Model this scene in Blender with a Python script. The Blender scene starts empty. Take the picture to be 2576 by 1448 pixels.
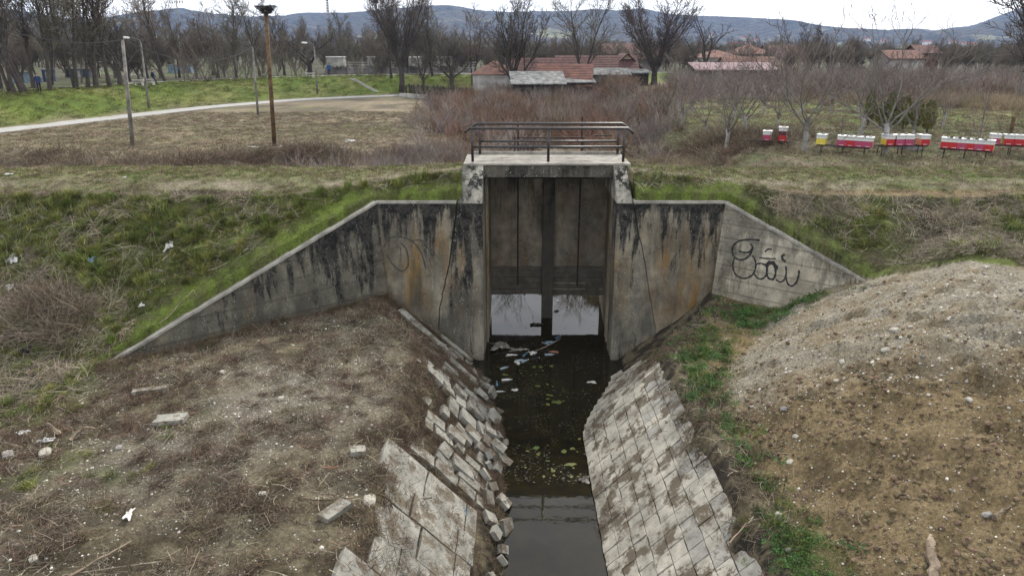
import bpy, math, random
import numpy as np
from mathutils import Vector, Matrix, noise as mnoise
S = bpy.context.scene
C = S.collection
R = math.radians
# ------------------------------------------------------------------ camera
CZ = 9.4; PITCH = 18.77; F = 1786.0
cd = bpy.data.cameras.new("camera"); cam = bpy.data.objects.new("camera", cd); C.objects.link(cam)
cam.location = (0, 0, CZ); cam.rotation_euler = (R(90 - PITCH), 0, 0)
cd.sensor_width = 36; cd.lens = 36 * F / 2576; cd.clip_start = 0.1; cd.clip_end = 20000
S.camera = cam
# ------------------------------------------------------------------ sky and sun
SUN_EL, SUN_AZ = 38, 25          # azimuth clockwise from +Y
w = bpy.data.worlds.new("World"); S.world = w; w.use_nodes = True
nt = w.node_tree; nt.nodes.clear()
def N(t, k, **p):
    n = t.nodes.new(k)
    for a, b in p.items(): setattr(n, a, b)
    return n
out = N(nt, 'ShaderNodeOutputWorld'); bg = N(nt, 'ShaderNodeBackground'); bg.inputs[1].default_value = 0.125
sky = N(nt, 'ShaderNodeTexSky', sky_type='NISHITA', sun_disc=False)
sky.sun_elevation = R(SUN_EL); sky.sun_rotation = R(SUN_AZ); sky.dust_density = 3.0; sky.altitude = 100
tc = N(nt, 'ShaderNodeTexCoord')
mp = N(nt, 'ShaderNodeMapping'); mp.inputs['Scale'].default_value = (1, 1, 4.5)
ns = N(nt, 'ShaderNodeTexNoise'); ns.inputs['Scale'].default_value = 2.2; ns.inputs['Detail'].default_value = 6; ns.inputs['Roughness'].default_value = .55
cr = N(nt, 'ShaderNodeValToRGB'); cr.color_ramp.elements[0].position = .38; cr.color_ramp.elements[1].position = .62
cr.color_ramp.elements[0].color = (8.2, 8.6, 9.2, 1); cr.color_ramp.elements[1].color = (13.5, 13.5, 13.6, 1)
mx = N(nt, 'ShaderNodeMix', data_type='RGBA'); mx.inputs[0].default_value = 0.82
L = nt.links.new
L(tc.outputs['Generated'], mp.inputs[0]); L(mp.outputs[0], ns.inputs['Vector']); L(ns.outputs['Fac'], cr.inputs[0])
L(sky.outputs[0], mx.inputs['A']); L(cr.outputs[0], mx.inputs['B']); L(mx.outputs['Result'], bg.inputs[0]); L(bg.outputs[0], out.inputs[0])
sd = bpy.data.lights.new("sun", 'SUN'); so = bpy.data.objects.new("sun", sd); C.objects.link(so)
sd.energy = 3.4; sd.angle = R(7); sd.color = (1, .94, .85)
_d = Vector((math.sin(R(SUN_AZ)) * math.cos(R(SUN_EL)), math.cos(R(SUN_AZ)) * math.cos(R(SUN_EL)), math.sin(R(SUN_EL))))
so.rotation_euler = _d.to_track_quat('Z', 'Y').to_euler(); so.location = (0, 0, 60)
S.view_settings.view_transform = 'Standard'; S.view_settings.look = 'None'; S.view_settings.gamma = 1
S.view_settings.exposure = 0.4; S.view_settings.use_curve_mapping = False
S.cycles.max_bounces = 5; S.cycles.diffuse_bounces = 3; S.cycles.volume_bounces = 0; S.cycles.transparent_max_bounces = 6

# ------------------------------------------------------------------ helpers
rng = np.random.default_rng(7); rnd = random.Random(11)
cp, sp = math.cos(R(PITCH)), math.sin(R(PITCH))
def at_y(px, py, Y):
    """point on the plane y = Y seen at that pixel of the 2576-wide view"""
    v = (py - 724) / F; h = (px - 1288) / F
    dy = cp - v * sp; dz = -sp - v * cp
    t = Y / dy
    return Vector((h * t, Y, CZ + dz * t))
def at_z(px, py, z):
    v = (py - 724) / F; h = (px - 1288) / F
    dy = cp - v * sp; dz = -sp - v * cp
    t = (z - CZ) / dz
    return Vector((h * t, dy * t, z))
def ground_at(px, py):
    z = 3.0
    v = (py - 724) / F; h = (px - 1288) / F
    dy = cp - v * sp; dz = -sp - v * cp
    t = np.linspace(6, 260, 6000)
    X, Y, Z = h * t, dy * t, CZ + dz * t
    G = H(X, Y)
    i = int(np.argmax(Z < G)) or len(t) - 1
    return Vector((X[i], Y[i], G[i]))

def _hash(ix, iy, seed):
    n = (ix.astype(np.int64) * 374761393 + iy.astype(np.int64) * 668265263 + seed * 2147483647) & 0x7fffffff
    n = ((n ^ (n >> 13)) * 1274126177) & 0x7fffffff
    return ((n ^ (n >> 16)) & 0xffff) / 65535.0
def vnoise(x, y, s=0):
    x = np.asarray(x, float); y = np.asarray(y, float)
    ix = np.floor(x); iy = np.floor(y); fx = x - ix; fy = y - iy
    fx = fx * fx * (3 - 2 * fx); fy = fy * fy * (3 - 2 * fy)
    a = _hash(ix, iy, s); b = _hash(ix + 1, iy, s); c = _hash(ix, iy + 1, s); d = _hash(ix + 1, iy + 1, s)
    return (a * (1 - fx) + b * fx) * (1 - fy) + (c * (1 - fx) + d * fx) * fy
def fbm(x, y, s=0, o=4, g=.5):
    t = 0; amp = 1; tot = 0
    for i in range(o):
        t = t + amp * vnoise(x * 2 ** i + 17.3 * i, y * 2 ** i - 9.1 * i, s + i); tot += amp; amp *= g
    return t / tot
def ss(a, b, x):
    t = np.clip((np.asarray(x, float) - a) / (b - a), 0, 1); return t * t * (3 - 2 * t)

def tag(o, label=None, cat=None, group=None, kind=None):
    if label: o['label'] = label
    if cat: o['category'] = cat
    if group: o['group'] = group
    if kind: o['kind'] = kind
    return o
def empty(name, loc, rz=0, **k):
    o = bpy.data.objects.new(name, None); C.objects.link(o); o.location = loc; o.rotation_euler.z = rz
    o.empty_display_size = .2
    return tag(o, **k)
class MB:
    def __init__(s): s.v = []; s.f = []; s.mi = []; s.m = 0
    def add(s, vs, fs):
        k = len(s.v); s.v.extend(vs); s.f.extend([tuple(i + k for i in f) for f in fs]); s.mi.extend([s.m] * len(fs))
    def box(s, a, b, M=None):
        x0, y0, z0 = a; x1, y1, z1 = b
        vs = [Vector(p) for p in ((x0,y0,z0),(x1,y0,z0),(x1,y1,z0),(x0,y1,z0),(x0,y0,z1),(x1,y0,z1),(x1,y1,z1),(x0,y1,z1))]
        if M: vs = [M @ p for p in vs]
        s.add([tuple(p) for p in vs], [(0,3,2,1),(4,5,6,7),(0,1,5,4),(1,2,6,5),(2,3,7,6),(3,0,4,7)])
    def tube(s, pts, rad, n=6, cap=True):
        pts = [Vector(p) for p in pts]
        if not hasattr(rad, '__len__'): rad = [rad] * len(pts)
        k = len(s.v); u = None
        for i, p in enumerate(pts):
            d = (pts[min(i + 1, len(pts) - 1)] - pts[max(i - 1, 0)]).normalized()
            if u is None:
                u = d.orthogonal().normalized()
            else:
                u = (u - d * u.dot(d)); u = u.normalized() if u.length > 1e-6 else d.orthogonal().normalized()
            w_ = d.cross(u)
            for j in range(n):
                a = 2 * math.pi * j / n
                s.v.append(tuple(p + (u * math.cos(a) + w_ * math.sin(a)) * rad[i]))
        for i in range(len(pts) - 1):
            for j in range(n):
                a = k + i * n + j; b = k + i * n + (j + 1) % n
                s.f.append((a, b, b + n, a + n)); s.mi.append(s.m)
        if cap:
            s.f.append(tuple(k + n - 1 - j for j in range(n))); s.mi.append(s.m)
            e = k + (len(pts) - 1) * n
            s.f.append(tuple(e + j for j in range(n))); s.mi.append(s.m)
    def prism(s, poly, f0, f1):
        """poly: list of 2-tuples; f0/f1 map a 2-tuple to the front/back 3-D point"""
        n = len(poly); vs = [tuple(f0(p)) for p in poly] + [tuple(f1(p)) for p in poly]
        s.add(vs, [tuple(range(n)), tuple(range(2 * n - 1, n - 1, -1))] + [(i, i + n, (i + 1) % n + n, (i + 1) % n) for i in range(n)])
    def mesh(s, name, mats, smooth=False):
        me = bpy.data.meshes.new(name); me.from_pydata([tuple(v) for v in s.v], [], s.f)
        for m in (mats if isinstance(mats, (list, tuple)) else [mats]): me.materials.append(m)
        if any(s.mi): me.polygons.foreach_set('material_index', s.mi)
        if smooth: me.polygons.foreach_set('use_smooth', [True] * len(me.polygons))
        me.update(); return me
    def build(s, name, mats, parent=None, smooth=False, fix=True, **k):
        me = s.mesh(name, mats, smooth)
        if fix:
            import bmesh
            bm = bmesh.new(); bm.from_mesh(me); bmesh.ops.recalc_face_normals(bm, faces=bm.faces); bm.to_mesh(me); bm.free()
        return link(name, me, parent, **k)
def link(name, me, parent=None, loc=None, rz=None, **k):
    o = bpy.data.objects.new(name, me); C.objects.link(o)
    if parent is not None: o.parent = parent
    if loc is not None: o.location = loc
    if rz is not None: o.rotation_euler.z = rz
    return tag(o, **k)
def copy_tree(o, parent=None):
    c = o.copy(); C.objects.link(c); c.parent = parent
    for ch in list(o.children): copy_tree(ch, c)
    return c
def quickmesh(name, V, Fq, mats):
    """numpy verts (n,3) and quads/tris (m,k)"""
    me = bpy.data.meshes.new(name); V = np.asarray(V, np.float32); Fq = np.asarray(Fq, np.int32); k = Fq.shape[1]
    me.vertices.add(len(V)); me.vertices.foreach_set('co', V.ravel())
    me.loops.add(Fq.size); me.loops.foreach_set('vertex_index', Fq.ravel())
    me.polygons.add(len(Fq)); me.polygons.foreach_set('loop_start', np.arange(0, Fq.size, k, dtype=np.int32))
    me.update(calc_edges=True)
    for m in (mats if isinstance(mats, (list, tuple)) else [mats]): me.materials.append(m)
    return me
# ------------------------------------------------------------------ materials
def newmat(name, rough=.9, spec=.2):
    m = bpy.data.materials.new(name); m.use_nodes = True; t = m.node_tree
    b = t.nodes['Principled BSDF']; b.inputs['Roughness'].default_value = rough
    b.inputs['Specular IOR Level'].default_value = spec
    return m, t, b
def tnoise(t, vec, scale, detail=4, rough=.55, dim='3D'):
    n = N(t, 'ShaderNodeTexNoise', noise_dimensions=dim); n.inputs['Scale'].default_value = scale
    n.inputs['Detail'].default_value = detail; n.inputs['Roughness'].default_value = rough
    if vec is not None: t.links.new(vec, n.inputs['Vector'])
    return n.outputs['Fac']
def ramp(t, v, stops):
    r = N(t, 'ShaderNodeValToRGB'); e = r.color_ramp.elements
    while len(e) < len(stops): e.new(.5)
    for i, (p, c) in enumerate(stops):
        e[i].position = p; e[i].color = (c, c, c, 1) if not hasattr(c, '__len__') else (*c, 1)
    t.links.new(v, r.inputs[0]); return r.outputs[0]
def mixc(t, f, a, b, mode='MIX'):
    m = N(t, 'ShaderNodeMix', data_type='RGBA', blend_type=mode)
    for q_, (s_, v) in enumerate(((m.inputs[0], f), (m.inputs['A'], a), (m.inputs['B'], b))):
        if hasattr(v, 'links'): t.links.new(v, s_)
        elif hasattr(v, '__len__'): s_.default_value = (*v, 1)
        else: s_.default_value = v if q_ == 0 else (v, v, v, 1)
    return m.outputs['Result']
def math_(t, op, a, b=None, c=None, clamp=False):
    m = N(t, 'ShaderNodeMath', operation=op, use_clamp=clamp)
    for i, v in enumerate((a, b, c)):
        if v is None: continue
        if hasattr(v, 'links'): t.links.new(v, m.inputs[i])
        else: m.inputs[i].default_value = v
    return m.outputs[0]
def mapv(t, vec, scale=(1,1,1), loc=(0,0,0), rot=(0,0,0)):
    m = N(t, 'ShaderNodeMapping'); m.inputs['Scale'].default_value = scale; m.inputs['Location'].default_value = loc; m.inputs['Rotation'].default_value = rot
    t.links.new(vec, m.inputs[0]); return m.outputs[0]
def pos(t): return N(t, 'ShaderNodeNewGeometry').outputs['Position']
def objc(t): return N(t, 'ShaderNodeTexCoord').outputs['Object']
def bump(t, b, h, strength=.5, dist=.02):
    n = N(t, 'ShaderNodeBump'); n.inputs['Strength'].default_value = strength; n.inputs['Distance'].default_value = dist
    t.links.new(h, n.inputs['Height']); t.links.new(n.outputs[0], b.inputs['Normal'])
def simple(name, col, rough=.85, var=.25, scale=6., col2=None, rand=0., bmp=.3, spec=.2, metal=0., obj=True, trans=0):
    m, t, b = newmat(name, rough, spec)
    v = objc(t) if obj else pos(t)
    n1 = tnoise(t, v, scale, 5, .6)
    c2 = col2 or tuple(c * (1 - var * 1.6) for c in col)
    c = mixc(t, ramp(t, n1, [(.35, 0), (.68, 1)]), c2, tuple(min(1, c * (1 + var * .4)) for c in col))
    if rand:
        oi = N(t, 'ShaderNodeObjectInfo').outputs['Random']
        g = math_(t, 'MULTIPLY_ADD', oi, rand, 1 - rand / 2)
        hs = N(t, 'ShaderNodeHueSaturation'); t.links.new(c, hs.inputs['Color']); t.links.new(g, hs.inputs['Value'])
        oj = math_(t, 'FRACT', math_(t, 'MULTIPLY', oi, 7.31)); t.links.new(math_(t, 'MULTIPLY_ADD', oj, .06, .47), hs.inputs['Hue'])
        c = hs.outputs[0]
    t.links.new(c, b.inputs['Base Color']); b.inputs['Metallic'].default_value = metal
    if bmp: bump(t, b, n1, bmp, .02)
    return m
def concrete(name, base=(.23,.22,.19), stain=0., rust=0., top=4.8, courses=0., speck=.5, dirt=0., streak_scale=3., lich=0.):
    """weathered concrete: run-down black lichen below `top`, rust brown sheets, pale lime, aggregate specks"""
    m, t, b = newmat(name, .93, .15); P = pos(t)
    sx = N(t, 'ShaderNodeSeparateXYZ'); t.links.new(P, sx.inputs[0]); z = sx.outputs['Z']
    n0 = tnoise(t, P, 1.3, 6, .65); n1 = tnoise(t, P, 9, 6, .7)
    c = mixc(t, ramp(t, n0, [(.36, 0), (.62, 1)]), tuple(x * .5 for x in base), tuple(x * 1.25 for x in base))
    n5 = tnoise(t, P, 4.5, 8, .78)
    c = mixc(t, .85, c, ramp(t, n5, [(.3, .4), (.5, 1.05), (.7, 1.8)]), 'MULTIPLY')
    c = mixc(t, ramp(t, n1, [(.35, .0), (.65, .7)]), c, tuple(x * .8 for x in base), 'MIX')
    V = mapv(t, P, (streak_scale, streak_scale, .38))
    if rust:
        nr = tnoise(t, mapv(t, P, (1.1, 1.1, .3), (3, 8, 1)), 1.3, 5, .6)
        zm = mixc(t, 1., ramp(t, math_(t, 'DIVIDE', z, top), [(.12, 0), (.3, 1), (.72, .85), (.9, 0)]), ramp(t, nr, [(.43, 0), (.62, 1)]), 'MULTIPLY')
        nr2 = tnoise(t, mapv(t, P, (2.5, 2.5, .5)), 2, 5)
        c = mixc(t, math_(t, 'MULTIPLY', zm, rust), c, mixc(t, ramp(t, nr2, [(.38, 0), (.62, 1)]), (.11, .085, .045), (.24, .13, .035)))
    if rust:      # pale limey foot of the wall, washed by floods
        nf = tnoise(t, mapv(t, P, (1.6, 1.6, 1.), (1, 5, 2)), 1.5, 6, .7)
        ft = math_(t, 'MULTIPLY', ramp(t, math_(t, 'DIVIDE', math_(t, 'ADD', z, .4), 4), [(.0, 1), (.28, .9), (.5, 0)]), ramp(t, nf, [(.38, 0), (.6, 1)]))
        c = mixc(t, math_(t, 'MULTIPLY', ft, .8), c, tuple(x * 1.5 for x in base))
    if stain:
        ng = tnoise(t, mapv(t, P, (1., 1., .28)), 1.6, 6, .62)
        g = ramp(t, ng, [(.4, 0), (.58, 1)])
        c = mixc(t, math_(t, 'MULTIPLY', g, min(1, stain * .6)), c, (.06, .057, .05))
        ns_ = tnoise(t, V, 1.5, 6, .68)
        zz = math_(t, 'SUBTRACT', z, top)
        nv = tnoise(t, mapv(t, P, (1., 1., .12), (4, 1, 7)), 1.7, 4, .6)
        tp = math_(t, 'ADD', math_(t, 'MULTIPLY', zz, .10), math_(t, 'MULTIPLY_ADD', nv, .9, -.32))
        k = math_(t, 'ADD', ns_, math_(t, 'MAXIMUM', tp, -.12))
        band = math_(t, 'MULTIPLY_ADD', zz, 1.1, .36, clamp=True)      # lichen crust right under the coping
        k = math_(t, 'ADD', k, math_(t, 'MULTIPLY_ADD', band, .45, lich))
        k = math_(t, 'MULTIPLY_ADD', tnoise(t, P, 14, 4, .7), .22, math_(t, 'ADD', k, -.11))
        c = mixc(t, math_(t, 'MULTIPLY', ramp(t, k, [(.53, 0), (.65, 1)]), stain, clamp=True), c, mixc(t, ramp(t, n5, [(.42, 0), (.6, 1)]), (.014, .014, .013), (.06, .056, .05)))
        # pale lime runs
        nl = tnoise(t, mapv(t, P, (4, 4, .6), (9, 2, 5)), 1.4, 6, .7)
        c = mixc(t, math_(t, 'MULTIPLY', ramp(t, nl, [(.62, 0), (.74, 1)]), .55), c, (.33, .32, .3))
    if courses:
        wv = N(t, 'ShaderNodeTexWave', wave_type='BANDS', bands_direction='Z'); wv.inputs['Scale'].default_value = courses
        wv.inputs['Distortion'].default_value = .6; wv.inputs['Detail'].default_value = 3
        t.links.new(P, wv.inputs['Vector'])
        ln = ramp(t, wv.outputs['Fac'], [(0, 1), (.06, 0)])
        c = mixc(t, math_(t, 'MULTIPLY', math_(t, 'MULTIPLY', ln, ramp(t, n5, [(.35, .1), (.6, .6)])), 1.), c, (.04, .037, .03))
        nb = tnoise(t, mapv(t, P, (.5, .5, 3.)), 1.2, 3)
        c = mixc(t, .55, c, mixc(t, nb, (.3,)*3, (1.6,)*3), 'MULTIPLY')
    if dirt:
        nd = tnoise(t, P, 2.1, 7, .68)
        c = mixc(t, math_(t, 'MULTIPLY', ramp(t, nd, [(.5, 0), (.56, 1)]), dirt, clamp=True), c, (.105, .082, .055))
    vo = N(t, 'ShaderNodeTexVoronoi'); vo.inputs['Scale'].default_value = 16; t.links.new(P, vo.inputs['Vector'])
    npk = tnoise(t, P, 5, 3)
    sp_ = math_(t, 'MULTIPLY', ramp(t, vo.outputs['Distance'], [(.16, 1), (.24, 0)]), ramp(t, npk, [(.5, 0), (.6, 1)]))
    c = mixc(t, math_(t, 'MULTIPLY', sp_, speck), c, (.45, .44, .42))
    t.links.new(c, b.inputs['Base Color'])
    hh = math_(t, 'ADD', math_(t, 'MULTIPLY', n1, 1.), tnoise(t, P, 40, 4, .7))
    bump(t, b, hh, .55, .03)
    return m
# ------------------------------------------------------------------ terrain
CX = 1.15
WZ = -.38          # water level
ROAD = np.array([(-70, 5), (-48, 38), (-40.9, 57.7), (-34.3, 80), (-27, 93), (-16, 101), (0, 106), (30, 110), (70, 113), (160, 118)], float)
def road_sd(x, y):
    """signed distance to the road line, positive on the levee (far) side"""
    x = np.asarray(x, float); y = np.asarray(y, float)
    best = np.full(np.broadcast(x, y).shape, 1e9); sg = np.ones_like(best)
    for a, b in zip(ROAD[:-1], ROAD[1:]):
        d = b - a; L2 = d @ d
        t = np.clip(((x - a[0]) * d[0] + (y - a[1]) * d[1]) / L2, 0, 1)
        qx = x - (a[0] + t * d[0]); qy = y - (a[1] + t * d[1]); dist = np.hypot(qx, qy)
        s_ = np.sign(d[0] * qy - d[1] * qx); m = dist < best
        best = np.where(m, dist, best); sg = np.where(m, s_, sg)
    return best * sg
def chan(y):
    c = .87 + (CX - .87) * ss(16.1, 20.6, y)
    w_ = 1.03 + (2.14 - 1.03) * ss(16.2, 21.2, y)
    sw = 2.28 + .98 * ss(16.6, 21.4, y)
    return c, w_, sw
def ycf(x):
    au = np.abs(np.asarray(x, float) - CX); return 22.6 - 1.15 * ss(4.2, 8.5, au) - .25 * (fbm(np.asarray(x, float) * .4, au * 0 + 4, 3) - .5)
def pathy(x): return 23.35 - .95 * ss(2, 9, np.abs(np.asarray(x, float) - CX))
def wing_y(au): return np.where(au < 5.4, 21.75, 21.75 - (au - 5.4) * .922)
def mound(x, y):
    """height share 0..1 of the excavated heap on the right bank"""
    bx = 4.35 + 3.1 * ss(13.5, 20.5, y) + .35 * (vnoise(y * .7, y * 0 + 3) - .5)
    a = (x - bx) / 5.2
    b = (y - 5.2) / 7.5
    s_ = np.clip(a, 0, 1); s_ = .45 * s_ + .55 * (1 - (1 - s_) ** 1.8) * ss(0, .25, s_)
    b = np.clip(b, 0.0, 1); b = .25 + .75 * b
    return s_ * b
def H(x, y, fine=True):
    x = np.asarray(x, float); y = np.asarray(y, float); x, y = np.broadcast_arrays(x, y)
    au = np.abs(x - CX)
    yc = ycf(x); sh = ss(4.2, 8.5, au)
    zc = 5.4 + .36 * np.exp(-(au / 3.4) ** 2) + .12 * (fbm(x * .5, y * .5, 8) - .5)
    ze = zc - .32 * sh
    front = ze - (.55 + .05 * sh) * (yc - y) + .16 * (fbm(x * .7, y * .7, 5) - .5)
    back = zc - .42 * (y - 24.9)
    field = 3.0 + .35 * (fbm(x * .12, y * .12, 12) - .5) + .25 * (fbm(x * .8, y * .8, 15) - .5) * ss(26, 30, y)
    # spoil heaps in a broken line behind the levee
    field = field + ss(.5, .8, fbm(x * .25, y * .5, 31)) * .7 * np.exp(-((y - 40) / 4.) ** 2)
    field = field + .5 * np.exp(-((y - 37.5) / 3.5) ** 2) * ss(3, 12, x)
    lev = np.where(y < yc, front, np.minimum(ze + (zc - ze) * ss(0, 1.9, y - yc), back))
    lev = np.where(y > 24.9, np.maximum(lev, field), lev)
    berm = 1.9 + .28 * (fbm(x * .45, y * .45, 21) - .5) + .10 * (fbm(x * 2.2, y * 2.2, 22) - .5)
    berm = berm + .18 * np.exp(-((x + 6.5) / 3.2) ** 2 - ((y - 11) / 4) ** 2)
    berm = berm + (2.2 + .45 * ss(8.5, 12.5, x) - .15 * ss(14, 17, y)) * mound(x, y) * (1 + .1 * (fbm(x * .5, y * .5, 44) - .5))
    outside = (y > wing_y(au)) | (au > 11.5)
    nb = np.maximum(lev, berm)
    # the near bank: behind the wing walls it is the levee, in front it is the berm
    z = np.where(outside, nb, berm)
    c, w_, sw = chan(y)
    k = (np.abs(x - c) - w_) / sw
    prof = np.where(k > 0, WZ + (1.9 - WZ) * k, WZ + 5.0 * k)
    lump = .06 * (fbm(x * 3, y * 3, 61) - .5)
    # rubble hollow on the left bank
    lump = lump - .22 * np.exp(-((y - 15.5) / 2.6) ** 2) * (x < c) * ss(.1, .4, k) * (1 - ss(.7, 1., k))
    prof = np.maximum(prof + np.where(k > .0, lump, 0) - .05, -1.0)
    ch = y < 21.75
    spill = (.26 * ss(.66, 1.05, k - .22 * (x < c) * (y < 12.6) - .08 * (x < c) * (y >= 12.6) + .5 * (fbm(x * .9, y * .9, 63) - .5)) + .13 * ss(.62, .72, fbm(x * .55 + 3, y * .45, 302)) * (x > c)) * (k > 0)
    prof = prof + spill
    z = np.where(ch & (k < 1.02), np.minimum(z, prof), z)
    # the slot between the abutments and the canal beyond
    slot = ((y >= 21.3) & (y < 27.1) & (au < 2.5)) | ((y >= 21.6) & (y < 24.8) & (au < 2.66))
    z = np.where(slot, -1.0, z)
    k2 = (au - 2.45 - .5 * ss(27, 32, y)) / 3.4
    pr2 = np.maximum(np.where(k2 > 0, WZ + 3.6 * k2, WZ + 5 * k2), -1.0) + .1 * (fbm(x * 2, y * 2, 66) - .5)
    pr2 = pr2 + 3.6 * ss(33, 37.5, y)
    z = np.where((y >= 27.1) & (y < 38), np.minimum(z, pr2), z)
    z = np.where((y >= 25.4) & (y < 27.1) & (au >= 2.5), np.minimum(z, 3.6 + (z - 3.6) * .6), z)
    # the far flood levee on the left with the park behind it
    s_ = road_sd(x, y) 
    far = 3.0 + 2.45 * ss(1.2, 8.6, s_) * 1.0 - .5 * ss(10.5, 18, s_)
    fade = 1 - ss(60, 110, x)
    z = np.where((y > 30) & (s_ > 1.2), z + (np.maximum(far, z) - z) * fade, z)
    z = np.where((s_ > -2.4) & (s_ < 2.2) & (y > 30) & (x < 2), 3.0 + (z - 3.0) * .15, z)
    if fine:
        n = (fbm(x * 6, y * 6, 71, 3) - .5) * .07 * (1 - ss(26, 45, y))
        path = np.exp(-((y - pathy(x)) / .8) ** 2)
        z = z + n * (1 - .6 * path)
        mo = ss(0, .25, mound(x, y)) * (y < 20.5)
        z = z + mo * (.30 * (fbm(x * .9 + .5 * y, y * .55, 81) - .5) + .12 * (fbm(x * 2.6 + .9 * y, y * 1.0, 83, 3) - .5) - .10 * ss(.60, .68, fbm(x * .5 - .2 * y, x * .9 + y * 1.6, 85)))
        z = z + (np.maximum(fbm(x * 11, y * 11, 72, 2), .55) - .55) * .22 * (mound(x, y) > .02) * (y < 20)
    return z
def axis(lo, hi, st, far0, far1, g0, g1):
    a = list(np.arange(lo, hi + 1e-6, st))
    d = st; v = hi
    while v < far1: d *= g1; v += d; a.append(v)
    d = st; v = lo; b = []
    while v > far0: d *= g0; v -= d; b.append(v)
    return np.array(b[::-1] + a)
gx = axis(-15, 15, .085, -7000, 7000, 1.085, 1.085)
gy = axis(6.5, 26.5, .085, -60, 7000, 1.3, 1.022)
X, Y = np.meshgrid(gx, gy); Z = H(X, Y)
Z = np.where(Y > 400, 3.0, Z)
def mix3(c, col, w_): return c + (np.asarray(col)[None, None, :] - c) * w_[..., None]
def zones(x, y):
    """soft masks (0..1) of what covers the ground at a place"""
    au = np.abs(x - CX); wp = (fbm(x * .9, y * .9, 101) - .5); wq = fbm(x * 2.6, y * 2.6, 105) - .5
    z = {}
    s_ = road_sd(x, y)
    lf = ss(0, .8, y - wing_y(au) + 2.0 * (au > 11.3) - 1.0 * 0)
    bank = np.where(au < 11.3, y > wing_y(au), y > 14.2 + 0 * y + 1.6 * wp)
    front = bank & (y < ycf(x))
    z['bank'] = front.astype(float)
    wallstrip = np.exp(-np.maximum(y - wing_y(au), 0) ** 2 / .9)
    gl = 1.1 - .85 * ss(-8.5, -13, x + .5 * (y - 17)) * (1 - ss(18.5, 21., y)) + 1.5 * wp
    gl = np.maximum(gl, wallstrip * .95 * (au < 11.6))
    gr = .25 + 2.2 * wp + .8 * np.exp(-((x - 5.6) / 1.6) ** 2 - ((y - 22) / 1.1) ** 2) + .35 * wallstrip
    z['grass'] = np.clip(np.where(x < CX, gl, gr), 0, 1) * front
    pth = np.exp(-((y - pathy(x)) / (.5 + .05 * ss(3, 9, au))) ** 2)
    z['path'] = pth * np.clip(.62 + 1.6 * wp + .3 * (au < 6), 0, 1)
    z['crest'] = ss(-.3, .4, y - ycf(x)) * (1 - ss(25.2, 26.2, y))
    lx = (x - 4.45 - .35 * wq) / .42
    strip = np.exp(-lx ** 2) * (y < 19.3) * np.clip(.15 + .9 * (ss(13.2, 15.2, y) + ss(10.8, 9.5, y)) + 1.5 * wp, 0, 1)
    patch = (np.exp(-((x - 7.4) / 1.3) ** 2 - ((y - 19.3) / 1.0) ** 2) * 1.2 + .8 * np.exp(-((x - 5.2) / .5) ** 2 - ((y - 17.2) / 1.8) ** 2)) * ss(.3, .5, fbm(x * 1.5, y * 1.5, 133))
    lpatch = ss(.62, .75, fbm(x * .6, y * .6, 131)) * (x < -4) * .6 * (y < 15)
    corner = ss(-9., -10.5, x + 2 * wp) * ss(12.2, 13.6, y + wp) * .9 * (y < 16.4)
    z['weeds'] = np.clip(np.where(bank, 0, np.maximum(strip, patch)), 0, 1)
    z['lowgrass'] = np.clip(np.where(bank, 0, np.maximum(lpatch, corner)), 0, 1)
    mo = mound(x, y)
    z['mound'] = ss(.0, .06, mo) * (~bank)
    edge = 13.9 - .4 * (x - 5) + 1.0 * wp + 1.2 * wq
    z['gravel'] = z['mound'] * ss(-1.1, 1.3, y - edge)
    gr2 = np.exp(-((x + 5.3 - .25 * (y - 13)) / 1.8) ** 2 - ((y - 13.5) / 3.0) ** 2)
    z['bermgravel'] = np.clip(gr2 * 1.2 + 1.2 * wp, 0, 1) * (~bank) * (x < -1.8) * .8
    c, w_, sw = chan(y); k = (np.abs(x - c) - w_) / sw
    z['chan'] = ((k < 1.02) & (y < 21.75)).astype(float)
    z['farlevee'] = ss(1.6, 2.6, s_) * (1 - ss(8.2, 9.2, s_)) * (y > 30)
    z['park'] = ss(8.4, 9.4, s_) * (y > 30)
    return z
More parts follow.
